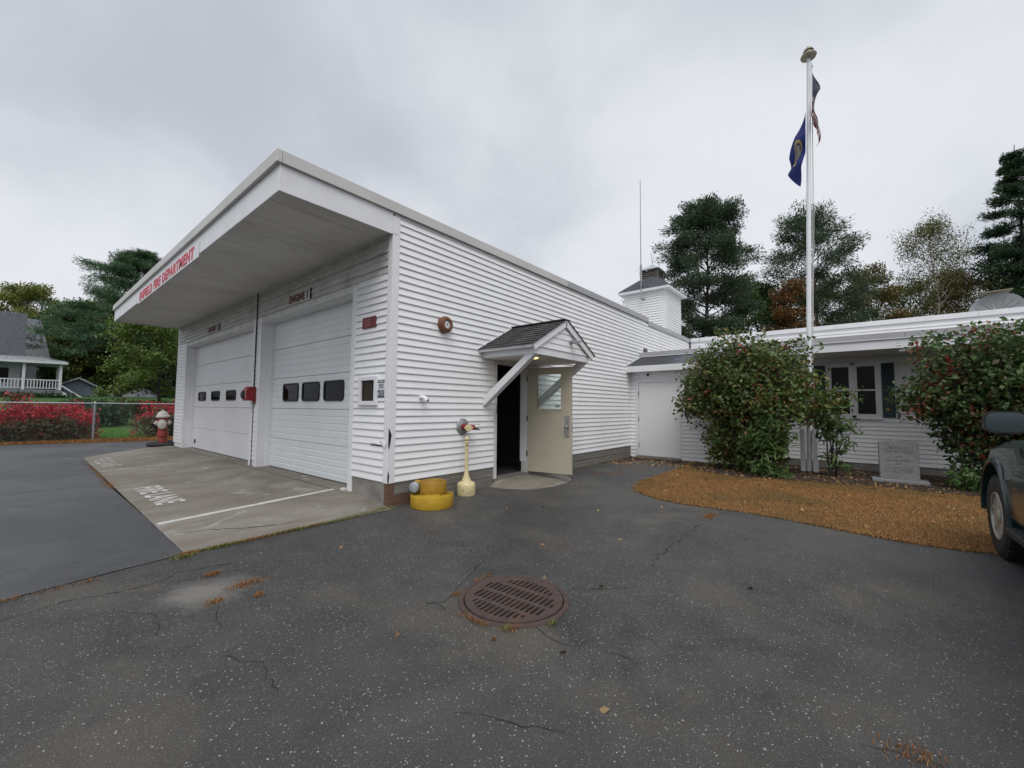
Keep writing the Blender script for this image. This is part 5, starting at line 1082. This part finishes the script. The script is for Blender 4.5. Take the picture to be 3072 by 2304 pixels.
bx('tailgate', 'truck_green', tk, TX-5.135, TX-5.118, TY-.64, TY+.64, .70, 1.06, .006); bx('tailgate_handle', 'trim_black', tk, TX-5.145, TX-5.134, TY-.12, TY+.12, .94, 1.0, .004)
MB().add([(TX-3.80, TY-.70, 1.22), (TX-3.80, TY+.70, 1.22), (TX-3.755, TY+.58, 1.62), (TX-3.755, TY-.58, 1.62)], [(0, 1, 2, 3)]).build('rear_window', 'pane', tk)
bx('rear_bumper', 'alloy', tk, TX-5.28, TX-5.10, TY-.85, TY+.85, .45, .62, .02)
# ================================================================== HOUSE, SHEDS BEYOND THE FENCE
HY_ = 48.
hs = thing('white_house', 'white house with steep grey shingled roof and raised wrap-around porch', 'house', (-5, HY_+6, 1.9))
zg = 1.6
bx('house_wall', 'house_white', hs, -14, -3.05, HY_+2.2, HY_+9, zg, 5.6); bx('house_wall', 'house_white', hs, -8, -2.0, HY_+9.01, HY_+15, zg, 5.2)
bx('foundation', 'concrete_wall', hs, -14, -3.1, HY_+2.3, HY_+8.9, -.5, zg)
mb = MB(); mb.prism([(-14, HY_+1.6, 5.5), (-14, HY_+9.4, 5.5), (-14, HY_+5.5, 9.75)], (11.15, 0, 0)); mb.build('roof', 'house_roof', hs)
MB().add([(-2.86, HY_+1.55, 5.45), (-3.42, HY_+5.5, 9.8), (-3.46, HY_+5.5, 9.8), (-2.9, HY_+1.55, 5.45)], [(0, 1, 2, 3)]).build('roof_edge', 'house_roof', hs)
mb = MB(); mb.hexa([(-8, HY_+8.3, 5.5), (-1.05, HY_+8.3, 5.5), (-1.05, HY_+16, 5.5), (-8, HY_+16, 5.5)], [(-8, HY_+11.8, 10.2), (-1.85, HY_+11.8, 10.2), (-1.85, HY_+12.2, 10.2), (-8, HY_+12.2, 10.2)]); mb.build('roof', 'house_roof_light', hs)
mb = MB(); mb.hexa([(-14, HY_-.35, 4.78), (-.42, HY_-.35, 4.90), (-.42, HY_+4.5, 4.90), (-14, HY_+4.5, 4.78)], [(-14, HY_-.35, 4.98), (-.42, HY_-.35, 5.10), (-.42, HY_+4.5, 5.10), (-14, HY_+4.5, 4.98)]); mb.build('porch_fascia', 'house_white', hs)
MB().hexa([(-14, HY_-.30, 5.0), (-.5, HY_-.30, 5.11), (-.5, HY_+4.4, 5.11), (-14, HY_+4.4, 5.0)], [(-14, HY_+2.2, 5.62), (-2.9, HY_+2.2, 5.62), (-2.9, HY_+4.3, 5.62), (-14, HY_+4.3, 5.62)]).build('porch_roof', 'metal_roof', hs)
for i in range(9):
    x0 = -.55-i*.42; x1 = -2.9-i*.12; MB().tube([(x0, HY_-.28, 5.125), (max(x1, x0-1.5), HY_+2.1, 5.64)], .022, 5).build('roof_seam', 'metal_roof', hs)
dk = bx('porch_deck', 'house_grey', hs, -14, -.72, HY_-.05, HY_+4.2, 2.36, 2.66)
for x, y in ((-.80, HY_+.05), (-2.88, HY_+.05), (-5.4, HY_+.05), (-8, HY_+.05), (-.80, HY_+2.0), (-.80, HY_+3.9)): bx('porch_post', 'house_white', hs, x-.085, x+.085, y-.085, y+.085, 2.66, 4.88)
for a, b in ((-2.80, -.88), (-5.32, -2.96), (-7.9, -5.48)):
    bx('rail', 'house_white', hs, a, b, HY_+.02, HY_+.09, 3.45, 3.53); bx('rail', 'house_white', hs, a, b, HY_+.03, HY_+.08, 2.76, 2.82); k = int((b-a)/.17)
    for i in range(1, k): x = a+(b-a)*i/k; bx('baluster', 'house_white', hs, x-.028, x+.028, HY_+.035, HY_+.075, 2.82, 3.45)
bx('rail', 'house_white', hs, -.83, -.77, HY_+.14, HY_+3.8, 3.45, 3.53)
for i in range(1, 20): bx('baluster', 'house_white', hs, -.82, -.78, HY_+.14+i*.18, HY_+.19+i*.18, 2.78, 3.45)
for x in (-1.2, -3.4, -5.6): bx('deck_pier', 'house_grey', hs, x-.1, x+.1, HY_+.2, HY_+.4, .6, 2.36)
bx('deck_skirt', 'concrete_wall', hs, -4.2, -2.6, HY_+2.3, HY_+2.4, .6, 2.2)
mb = MB(); mb.hexa([(-.72, HY_+.05, 2.3), (1.05, HY_+.05, .95), (1.05, HY_+.15, .95), (-.72, HY_+.15, 2.3)], [(-.72, HY_+.05, 2.62), (1.05, HY_+.05, 1.25), (1.05, HY_+.15, 1.25), (-.72, HY_+.15, 2.62)]); mb.build('stair_stringer', 'house_white', hs)
mb = MB(); mb.hexa([(-.72, HY_+1.35, 2.3), (1.05, HY_+1.35, .95), (1.05, HY_+1.45, .95), (-.72, HY_+1.45, 2.3)], [(-.72, HY_+1.35, 2.62), (1.05, HY_+1.35, 1.25), (1.05, HY_+1.45, 1.25), (-.72, HY_+1.45, 2.62)]); mb.build('stair_stringer', 'house_white', hs)
MB().hexa([(-.76, HY_+.02, 3.02), (1.0, HY_+.02, 1.62), (1.0, HY_+.14, 1.62), (-.76, HY_+.14, 3.02)], [(-.76, HY_+.02, 3.15), (1.0, HY_+.02, 1.75), (1.0, HY_+.14, 1.75), (-.76, HY_+.14, 3.15)]).build('stair_rail', 'house_white', hs)
for i in range(7): bx('stair_tread', 'house_grey', hs, -.66+i*.24, -.40+i*.24, HY_+.15, HY_+1.35, 2.42-i*.185, 2.46-i*.185)
bx('porch_window', 'pane', hs, -4.6, -3.7, HY_+2.17, HY_+2.195, 3.3, 4.5); bx('porch_door', 'teal_shutter', hs, -6.2, -5.2, HY_+2.17, HY_+2.195, 2.66, 4.6)
bx('deck_chair_back', 'teal_shutter', hs, -2.15, -1.6, HY_+2.5, HY_+2.6, 3.0, 3.6); bx('deck_chair_seat', 'teal_shutter', hs, -2.15, -1.6, HY_+1.9, HY_+2.6, 2.95, 3.02)
SHM = Matrix.Translation(Vector(CP)) @ Matrix.Scale(1.14, 4) @ Matrix.Translation(-Vector(CP))
sh = thing('gable_shed', 'pale blue shed with low light grey gable roof beyond the porch stairs', 'shed', (.94, 52, 1.7))
mb = MB(); mb.prism([(-.75, 45, 1.0), (1.32, 45, 1.0), (1.32, 45, 2.85), (.10, 45, 3.45), (-.75, 45, 3.05)], (0, 6, 0)); mb.build('shed_wall', 'shed_blue', sh)
MB().hexa([(-1.2, 44.6, 2.86), (.08, 44.6, 3.56), (.08, 51.3, 3.56), (-1.2, 51.3, 2.86)], [(-1.2, 44.6, 2.98), (.08, 44.6, 3.70), (.08, 51.3, 3.70), (-1.2, 51.3, 2.98)]).build('shed_roof', 'shed_roof', sh)
MB().hexa([(1.58, 44.6, 2.68), (.081, 44.6, 3.56), (.081, 51.3, 3.56), (1.58, 51.3, 2.68)], [(1.58, 44.6, 2.80), (.081, 44.6, 3.70), (.081, 51.3, 3.70), (1.58, 51.3, 2.80)]).build('shed_roof', 'shed_roof', sh)
cvp = thing('tarped_boat', 'grey tarp-covered boat shape under the crabapple tree', 'covered boat', (4.6, 53, 1.9))
Vv, Ff = [], []; k = 9
for i, (x, w_, h_) in enumerate(((2.0, .25, .6), (2.5, .7, 1.0), (3.2, .9, 1.22), (4.0, 1.0, 1.35), (4.8, .95, 1.15), (5.4, .8, .7), (5.75, .5, .3))):
    for j in range(k):
        a = math.pi*j/(k-1); Vv.append((x, 46-w_*math.cos(a), 1.75+h_*math.sin(a)**.7+rnd.uniform(-.03, .03)))
    if i: Ff += [((i-1)*k+j, (i-1)*k+j+1, i*k+j+1, i*k+j) for j in range(k-1)]
MB().add(Vv, Ff).build('tarp', 'shed_roof', cvp, True)
MB().hexa([(2.2, 45.5, .8), (5.6, 45.5, .8), (5.6, 46.5, .8), (2.2, 46.5, .8)], [(1.95, 45.1, 1.85), (5.8, 45.1, 1.85), (5.8, 46.9, 1.85), (1.95, 46.9, 1.85)]).build('hull', 'house_white', cvp)
for rt in (sh, cvp):
    for ch in rt.children: ch.data.transform(SHM)
# ================================================================== VEGETATION
def branches(rng, base, H, R, t0, prof, nl, elev, trunk_r, lean=(0, 0), droop=0., sub=4, subl=.38, fork=None, curve=1.):
    """a tapered trunk with limbs; returns the tube list and leaf-clump centres with outward directions"""
    base = np.array(base, float); tubes = []; cl = []; dr = []
    k = 9; bend = np.cumsum(rng.normal(0, .012*H, (k, 2)), 0); tp = [base+np.array([lean[0]*i/(k-1)+bend[i][0]*(i > 0), lean[1]*i/(k-1)+bend[i][1]*(i > 0), H*.97*i/(k-1)]) for i in range(k)]
    tubes.append((tp, [trunk_r*(1-.93*(i/(k-1))**.9) for i in range(k)]))
    def tat(t): q = t*(k-1); i = min(k-2, int(q)); return tp[i]+(tp[i+1]-tp[i])*(q-i)
    az = rng.uniform(0, 6.28)
    for i in range(nl):
        t = t0+(1-t0)*((i+.5)/nl)**curve; az += 2.399+rng.normal(0, .25); L = R*prof((t-t0)/(1-t0))*rng.uniform(.75, 1.15); el = elev[0]+(elev[1]-elev[0])*(t-t0)/(1-t0)+rng.normal(0, .1)
        if L < .15: L = .15
        s = tat(t*.96); d = np.array([math.cos(az)*math.cos(el), math.sin(az)*math.cos(el), math.sin(el)]); pts = [s]
        for j in range(1, 5):
            q = j/4; pts.append(s+d*L*q+np.array([0, 0, -droop*L*q*q])+rng.normal(0, .03*L, 3)*q)
        r0 = max(.012, trunk_r*.36*(1-.6*t)); tubes.append((pts, [r0, r0*.75, r0*.5, r0*.3, r0*.12]))
        for j in range(sub):
            q = .35+.65*(j+.7)/sub; ii = min(3, int(q*4)); p = pts[ii]+(pts[ii+1]-pts[ii])*(q*4-ii)
            sd = d+rng.normal(0, .75, 3); sd[2] *= .6; sd /= np.linalg.norm(sd); l2 = L*subl*rng.uniform(.6, 1.2); e = p+sd*l2
            tubes.append(([p, (p+e)/2+rng.normal(0, .05*l2, 3), e], [r0*.34, r0*.2, r0*.06]))
            for q2 in (.45, .8, 1.): cl.append(p+(e-p)*q2); dr.append(sd)
        cl.append(pts[-1]); dr.append(d); cl.append((pts[-1]+pts[-2])/2); dr.append(d)
    return tubes, np.array(cl), np.array(dr)
def tree(name, label, base, H, R, prof, lm, bm_, nl=22, t0=.3, elev=(.1, .9), trunk_r=.22, n=12000, LL=.14, LW=.06, cs=.5, flat=.6, droop=.05, seed=1, sub=4, subl=.38, up=.6, along=0., lean=(0, 0), curve=1., group=None, cat='tree', fill=0):
    rng = np.random.default_rng(seed); tb_, cl, dr = branches(rng, base, H, R, t0, prof, nl, elev, trunk_r, lean, droop, sub, subl, curve=curve)
    t = thing(name, label, cat, tuple(base), group); mb = MB()
    for p, r0 in tb_: mb.tube(p, r0, 6 if r0[0] > .05 else 4, cap=False)
    mb.build('trunk', bm_, t)
    w = rng.uniform(.25, 1., len(cl)); w /= w.sum(); idx = rng.choice(len(cl), n, p=w); g = np.clip(rng.normal(size=(n, 3)), -1.5, 1.5)*np.array([1, 1, flat])*.8
    C = cl[idx]+g*cs
    C[:, 2] = np.maximum(C[:, 2], base[2]+.15)
    leaves('crown', C, LL, LW, lm, t, rng, up, dirs=(dr[idx]+g*.5) if along else None, dj=1-along)
    return t
rnd_ = lambda q: max(.12, math.sqrt(max(0, 1-((q-.35)/.70)**2)))
cone = lambda q: max(.06, (1-q)**.85)
tall = lambda q: max(.15, math.sqrt(max(0, 1-((q-.5)/.56)**2)))
def at(px, py, dep): v = np.array([(px-1536)/1237.015, (py-1152)/1237.015, 1.]) @ np.array(CR); return np.array(CP)+v*dep
def gp(px, dep, z=0.): p = at(px, 1200, dep); return (p[0], p[1], z)
def topz(px, py, dep): return at(px, py, dep)[2]
# behind the station, right half of the picture
def T(name, label, px, top, dep, halfpx, **k):
    b = gp(px, dep, -.3); H = topz(px, top, dep)+.3; R = halfpx*dep/1237.*1.0; kw = dict(prof=tall, lm='leaf_locust', bm_='bark'); kw.update(k); return tree(name, label, b, H, R, **kw)
G1 = 'trees behind the station and annex'
T('locust_tree', 'tall dark green locust tree rising right behind the hose tower', 2105, 592, 36, 150, lm='leaf_locust', nl=62, t0=.16, n=110000, LL=0.139, LW=0.037, cs=.55, flat=.5, elev=(.15, 1.0), seed=11, sub=5, trunk_r=.30, along=.55, droop=.12, group=G1)
T('locust_tree', 'open crowned grey green locust tree seen behind the flagpole', 2462, 632, 38, 130, lm='leaf_locust2', nl=54, t0=.30, n=52000, LL=0.139, LW=0.034, cs=.55, flat=.6, elev=(.1, .95), seed=12, sub=4, trunk_r=.28, along=.6, droop=.12, group=G1)
T('maple_tree', 'small orange maple between the two locust trees', 2362, 815, 36, 46, lm='leaf_orange', nl=18, t0=.4, n=10500, LL=0.099, LW=0.062, cs=.6, seed=13, group=G1)
T('understory_tree', 'dense dark green tree filling the gap beside the hose tower', 2262, 845, 42, 90, lm='leaf_mid', nl=24, t0=.2, n=33600, LL=0.116, LW=0.062, cs=.7, seed=14, group=G1)
T('russet_tree', 'russet brown leaved tree between flagpole and birch', 2645, 792, 40, 72, lm='leaf_brown', nl=24, t0=.3, n=21000, LL=0.093, LW=0.056, cs=.6, seed=15, group=G1)
T('birch_tree', 'airy birch with pale forked trunk and sparse yellow green leaves', 2828, 640, 38, 125, lm='leaf_birch', bm_='bark_birch', nl=50, t0=.3, n=18900, LL=0.075, LW=0.046, cs=.55, flat=.8, elev=(.55, 1.2), seed=16, trunk_r=.17, prof=rnd_, group=G1)
T('birch_tree', 'leaning birch with olive brown leaves beside the airy one', 2905, 800, 39, 80, lm='leaf_brown', bm_='bark_birch', nl=24, t0=.3, n=23100, LL=0.087, LW=0.053, cs=.6, elev=(.4, 1.1), seed=17, trunk_r=.14, lean=(1.2, .5), group=G1)
T('spruce_tree', 'tall dark conifer with drooping boughs beyond the annex end', 3165, 330, 34, 190, lm='leaf_dark', bm_='bark_dark', nl=60, t0=.08, n=71400, LL=0.139, LW=0.034, cs=.5, flat=.4, elev=(-.05, .5), seed=18, prof=cone, along=.6, droop=.28, sub=5, trunk_r=.32, group=G1)
T('understory_tree', 'broad dark green tree crown behind the dish', 3075, 700, 36, 110, lm='leaf_dark', nl=26, t0=.2, n=35700, LL=0.116, LW=0.062, cs=.65, seed=19, group=G1)
T('understory_tree', 'olive green tree low behind the annex roof line', 2740, 850, 44, 100, lm='leaf_mid', nl=22, t0=.2, n=21000, LL=0.104, LW=0.062, cs=.7, seed=20, group=G1)
T('understory_tree', 'low mixed green tree behind the flagpole', 2500, 860, 43, 105, lm='leaf_mid', nl=22, t0=.2, n=23100, LL=0.104, LW=0.062, cs=.7, seed=21, group=G1)
T('bare_tree', 'thin leafless grey sapling beside the dark conifer', 2962, 690, 40, 45, lm='leaf_birch', nl=16, t0=.35, n=260, LL=0.058, LW=0.031, elev=(.6, 1.2), seed=22, trunk_r=.07, group=G1)
T('understory_tree', 'small tree crown peeking out left of the hose tower', 1905, 838, 46, 40, lm='leaf_locust', nl=14, t0=.3, n=7350, LL=0.116, LW=0.043, cs=.5, seed=23, group=G1)
# beyond the fence, left half
G2 = 'trees beyond the house and lawn'
def T2(name, label, px, top, dep, halfpx, **k):
    b = gp(px, dep, 1.5); H = (topz(px, top, dep)-1.5)*.97; R = halfpx*dep/1237.*.85; kw = dict(prof=tall, lm='leaf_mid', bm_='bark_dark', group=G2); kw.update(k); return tree(name, label, b, H, R, **kw)
T2('white_pine', 'tall white pine with layered boughs above the canopy', 352, 708, 40, 205, lm='leaf_pine', nl=54, t0=.34, n=75600, LL=0.174, LW=0.022, cs=.55, flat=.35, elev=(.0, .75), seed=31, prof=lambda q: max(.12, (1-q)**.62), along=.5, droop=-.06, sub=5, trunk_r=.34)
T2('white_pine', 'second shorter pine half hidden by the first', 470, 775, 48, 60, lm='leaf_pine', nl=36, t0=.2, n=29400, LL=0.174, LW=0.022, cs=.5, flat=.35, elev=(.0, .75), seed=32, prof=cone, along=.5, droop=-.06, trunk_r=.25)
T2('broadleaf_tree', 'broad green tree with yellowing edges between house and pine', 268, 915, 46, 105, nl=34, t0=.12, n=54600, LL=0.128, LW=0.074, cs=.8, seed=33, trunk_r=.25)
T2('broadleaf_tree', 'yellow green tree crown above the house roof', 40, 852, 56, 95, lm='leaf_yellow', nl=26, t0=.3, n=25200, LL=0.139, LW=0.081, cs=.8, seed=34)
T2('broadleaf_tree', 'dark dense tree directly behind the porch', 178, 985, 52, 80, lm='leaf_dark', nl=30, t0=.06, n=42000, LL=0.139, LW=0.081, cs=.9, seed=35)
T2('broadleaf_tree', 'dark green tree behind the blue shed', 330, 990, 50, 110, lm='leaf_dark', nl=30, t0=.05, n=42000, LL=0.151, LW=0.087, cs=1., seed=36)
T2('broadleaf_tree', 'dark tree under the canopy edge next to the station wall', 490, 930, 46, 80, lm='leaf_dark', nl=28, t0=.06, n=33600, LL=0.145, LW=0.081, cs=.9, seed=37)
T2('broadleaf_tree', 'tall dark green tree far behind the house', 220, 960, 60, 110, lm='leaf_dark', nl=26, t0=.05, n=33600, LL=0.174, LW=0.105, cs=1.1, seed=38)
b = gp(478, 30, .9)
tree('crabapple_tree', 'spreading yellow green crabapple tree on the lawn by the station', b, topz(478, 985, 30)-.7, 3.3, rnd_, 'leaf_crab', 'bark_dark', nl=30, t0=.28, n=20000, LL=.105, LW=.06, cs=.42, elev=(.0, .8), seed=39, trunk_r=.14, subl=.42)
def shrub(name, label, base, rad, h, lm, n, LL, LW, seed, lows=None, clip=None, group=None, fold=False, nl=26, cs=.2, shell=.55, stems='bark_dark', flat=.8, up=.5, lowf=.22, vase=False):
    """many-stemmed bush: stems from the base, leaves gathered in clumps within an uneven dome"""
    rng = np.random.default_rng(seed); t = thing(name, label, 'shrub', base, group); mb = MB(); B = np.array(base, float); cl = []
    ncl = max(30, n//60)
    u = unit(rng.normal(size=(ncl, 3))); u[:, 2] = np.abs(u[:, 2])*1.05-.12; rr = (rng.uniform(0, 1, ncl)**shell)
    lump = 1+.22*np.sin(u[:, 0]*5.1+seed)*np.sin(u[:, 1]*4.3+2*seed)+.10*rng.normal(size=ncl)
    P = B+np.stack([u[:, 0]*rad[0]*rr*lump, u[:, 1]*rad[1]*rr*lump, np.maximum(.12, h*(.42+.58*u[:, 2]*rr*lump))-.0], 1)
    low = (u[:, 2] < .05) | (rng.uniform(size=ncl) < lowf); P[low, 2] = B[2]+rng.uniform(.06, .55, low.sum())*h; P[low, :2] = B[:2]+(P[low, :2]-B[:2])*(.88 if not vase else (.42+.85*(P[low, 2:3]-B[2])/h))
    if clip is not None: P = P[clip(P)]
    for i in rng.choice(len(P), min(nl, len(P)), replace=False):
        e = P[i]; s = B+np.array([rng.normal(0, .10*rad[0]), rng.normal(0, .10*rad[1]), -.05]); m_ = s+(e-s)*.55+np.array([0, 0, .12*h])-(e-s)*np.array([.12, .12, 0]); mb.tube([s, (s+m_)/2+rng.normal(0, .03, 3), m_, e], [.020, .016, .011, .004], 5, cap=False)
    mb.build('stems', stems, t)
    idx = rng.integers(0, len(P), n); g = np.clip(rng.normal(size=(n, 3)), -1.7, 1.7)*np.array([1, 1, flat]); C = P[idx]+g*cs; C[:, 2] = np.maximum(C[:, 2], B[2]+.05)
    if clip is not None: C = C[clip(C)]
    leaves('foliage', C, LL, LW, lm, t, rng, up, fold)
    return t
G3 = 'large shrubs in the mulch bed'
def clip1(P): return ~((P[:, 0] > XA-.14) & (P[:, 1] > YS-.05)) & ~((np.abs(P[:, 0]-PX) < .16) & (np.abs(P[:, 1]-PY) < .22)) & (P[:, 0] < 9.0) & ~((P[:, 1] < -3.98) & (P[:, 1] > -4.85) & (P[:, 2] < 1.0))
shrub('viburnum_shrub', 'large green shrub tinged red beside the flagpole and grey annex door', (7.55, -3.30, 0), (1.05, 1.56, 1), 3.15, 'leaf_bush', 27000, .050, .031, 3, clip=clip1, group=G3, fold=True, cs=.17, shell=.42, nl=40, vase=True)
shrub('viburnum_shrub', 'large maroon mottled shrub behind the memorial stone and truck', (8.0, -7.45, 0), (1.15, 1.60, 1), 3.05, 'leaf_bush2', 27000, .050, .031, 9, group=G3, fold=True, cs=.17, shell=.42, nl=40, vase=True, clip=lambda P: ~((P[:, 0] < 7.95) & (P[:, 1] > -6.25) & (P[:, 2] < .95)) & (P[:, 0] > 6.2))
shrub('ash_sapling', 'bright green sapling growing through the front of the big shrub', (6.95, -3.62, 0), (.40, .42, 1), 1.45, 'leaf_sapling', 1500, .085, .024, 5, cs=.13, nl=12, fold=True, flat=.6)
shrub('ash_sapling', 'light green sprig leaning out past the porch window', (7.75, -4.74, 0), (.22, .36, 1), 1.9, 'leaf_sapling', 520, .085, .024, 6, cs=.10, nl=8, fold=True, flat=.6, lowf=0.)
shrub('seedling_shrub', 'low green seedling shrub at the foot of the maroon shrub', (7.55, -6.9, 0), (.4, .5, 1), .45, 'leaf_sapling', 500, .06, .025, 7, cs=.1, nl=6, fold=True)
G4 = 'burning bushes behind the fence'
for i, (x, lab, rx, h) in enumerate(((-6.6, 'crimson burning bush at the far end of the fence hedge', 1.3, 1.6), (-4.7, 'crimson burning bush in the middle of the fence hedge', 1.25, 1.55), (-3.2, 'broad crimson burning bush under the house porch view', 1.25, 1.62), (-2.0, 'crimson burning bush ending the hedge at the fence post', .95, 1.45))):
    shrub('burning_bush', lab, (x, 19.1, 0), (rx, .9, 1), h, 'leaf_red', 5200, .055, .030, 41+i, group=G4, cs=.16, shell=.35, nl=24)
    shrub('hedge_weeds', f'green and maroon growth low under the {("first", "second", "third", "last")[i]} burning bush from the road end', (x-.1, 18.45, 0), (rx*.9, .42, 1), .80, 'leaf_red_low', 3200, .06, .032, 51+i, cs=.14, shell=.3, nl=10, group='low growth under the hedge')
shrub('burning_bush', 'red topped burning bush behind the hydrant', (1.2, 19.3, 0), (1.3, .9, 1), 1.62, 'leaf_red', 4200, .055, .030, 46, group=G4, cs=.16, shell=.35)
shrub('hedge_weeds', 'maroon green bush low behind the hydrant', (1.1, 18.5, 0), (1.1, .5, 1), 1.05, 'leaf_red_low', 4200, .06, .032, 56, cs=.15, shell=.3, group='low growth under the hedge')
shrub('rhododendron', 'dark green rounded shrub at the end of the green lawn', (-.5, 30.5, .0), (2.0, 1.2, 1), 1.7, 'leaf_dark', 5200, .11, .06, 61, cs=.25, shell=.35)
shrub('mixed_shrub', 'olive and russet shrub border below the blue shed', (1.2, 36, .6), (3.2, 1.2, 1), .95, 'leaf_brown', 4200, .11, .06, 62, cs=.28, shell=.4)
shrub('mixed_shrub', 'green shrub border under the crabapple tree', (3.9, 35, .5), (2.4, 1.2, 1), 1.1, 'leaf_mid', 3500, .11, .06, 63, cs=.28, shell=.4)
shrub('mixed_shrub', 'dark shrub under the porch deck', (-3.5, 46.9, 1.5), (4.2, .8, 1), .75, 'leaf_dark', 2600, .12, .07, 64, cs=.25, shell=.4)
# ------------------------------------------------------------------ grass, weeds, fallen leaves
rg = np.random.default_rng(77)
def scatter(poly, n):
    p = np.array(poly); lo, hi = p.min(0), p.max(0); q = rg.uniform(lo, hi, (int(n*2.2), 2)); q = q[inpoly(q, poly)][:n]; return np.concatenate([q, np.full((len(q), 1), .007)], 1)
P = scatter([q for q in LAWN if q[1] > -9.1], 150000); P = P[(P[:, 1] > -8.6)]
o = blades('dry_grass', P, .026, .0026, 'grass_dry', None, rg, 1.1); tag(o, 'short dry orange brown grass on the front lawn', 'grass', kind='stuff')
ed_ = []
for (x0, y0), (x1, y1) in zip(LAWN_EDGE, LAWN_EDGE[1:]):
    if y0 < -8: continue
    k = int(math.hypot(x1-x0, y1-y0)*420); tt = rg.uniform(0, 1, k); ed_.append(np.stack([x0+(x1-x0)*tt+rg.normal(0, .035, k), y0+(y1-y0)*tt+rg.normal(0, .035, k), np.full(k, .006)], 1))
o = blades('lawn_fringe', np.concatenate(ed_), .028, .003, 'grass_dry', None, rg, 1.2); tag(o, 'ragged dry grass fringe along the curved lawn edge', 'grass', kind='stuff')
P = scatter([(9, 16.5), (4, 16.5), (1, 16.2), (-.4, 16.35), (-2, 16.9), (-3.6, 17.4), (-8, 18.3), (-8, 18.6), (9, 17.6)], 16000)
o = blades('verge_grass', P, .10, .006, 'grass_orange', None, rg, .8); tag(o, 'dry orange grass verge along the foot of the fence', 'grass', kind='stuff')
P = scatter([(-2.2, 17.9), (1.0, 17.9), (.6, 30), (-1.6, 30)], 26000); o = blades('lawn_grass', P, .07, .006, 'grass_green', None, rg, .7); tag(o, 'green lawn grass seen through the chain-link fence', 'grass', kind='stuff')
def tufts(name, label, spots, m, h, w):
    C = []
    for (x, y, sx, sy, n) in spots: C.append(np.stack([rg.normal(x, sx, n), rg.normal(y, sy, n), np.full(n, .003)], 1))
    o = blades(name, np.concatenate(C), h, w, m, None, rg, 1.1); return tag(o, label, 'weeds', kind='stuff')
tufts('orange_weeds', 'dry orange weed tufts in the asphalt cracks and slab joint', [(-2.30, -.93, .035, .02, 160), (-2.18, -1.35, .07, .035, 300), (-2.20, -1.64, .02, .02, 110), (-2.44, -1.52, .03, .02, 130), (-3.18, -.36, .06, .006, 60), (-2.98, -.35, .03, .01, 50), (-3.39, -.37, .04, .01, 60), (-2.27, 5.0, .05, .25, 420), (-2.25, 6.3, .04, .5, 420), (-2.22, 7.6, .03, .5, 300), (-2.24, 9, .02, .7, 160), (-2.29, -.17, .05, .02, 260), (-1.72, -.17, .16, .02, 520), (-1.1, -.14, .12, .02, 240), (-1.425, -3.12, .012, .07, 130), (-1.33, -3.39, .03, .02, 60), (-.88, -2.70, .07, .010, 70), (-1.22, -2.76, .04, .015, 60), (2.5, -3.61, .10, .03, 420), (4.83, -.80, .12, .06, 160), (5.1, -1.07, .15, .05, 180), (6.2, -.80, .2, .05, 140), (-1.02, -5.25, .04, .06, 120), (-.25, .05, .12, .05, 160)], 'grass_orange', .024, .0020)
tufts('green_weeds', 'low yellow green weeds along the near edge of the concrete apron', [(-2.02, -.18, .12, .018, 520), (-1.36, -.16, .16, .02, 560), (-.92, -.16, .22, .02, 520), (-.45, -.12, .2, .03, 420), (-.1, -.06, .10, .04, 360), (-2.35, -.26, .05, .015, 160), (-.5, .10, .15, .06, 160), (5.6, -.08, .5, .03, 260), (-1.36, -3.36, .03, .02, 40), (-1.12, -3.55, .03, .01, 40)], 'grass_weed', .030, .0024)
n = 4200; P = scatter(BED, n); ok = ~((P[:, 0] > 9.0)); P = P[ok]; P2 = scatter([(6.2, -.05), (8.3, -.05), (8.3, -2.6), (7.2, -2.6)], 500); P3 = scatter([q for q in LAWN if q[1] > -9.1], 240); P4 = np.stack([rg.uniform(-2, 6, 40), rg.uniform(-4.5, -.8, 40), np.full(40, -.012)], 1)
C = np.concatenate([P, P2, P3, P4]); C[:, 2] += .016
o = leaves('fallen_leaves', C, .030, .018, 'leaf_litter', None, rg, 3.); tag(o, 'brown and yellow fallen leaves on mulch bed and lawn', 'leaves', kind='stuff')
V = rg.uniform(-1, 1, (220, 2)); C = []
pb = MB()
for i in range(150):
    x, y = rg.uniform(-3.2, 2.5), rg.uniform(-5.2, -.3)
    if (x-GX)**2+(y-GY)**2 < .2: continue
    s = rg.uniform(.003, .009); pb.add([(x+s*rg.uniform(.6, 1.2)*a, y+s*rg.uniform(.6, 1.2)*b_, c*s) for a, b_, c in ((-1, 0, 0), (0, -1, 0), (1, 0, 0), (0, 1, 0), (0, 0, 1))], [(0, 1, 4), (1, 2, 4), (2, 3, 4), (3, 0, 4)])
tag(pb.build('loose_gravel', 'granite', None), 'scattered small pale stones on the asphalt', 'gravel', kind='stuff')
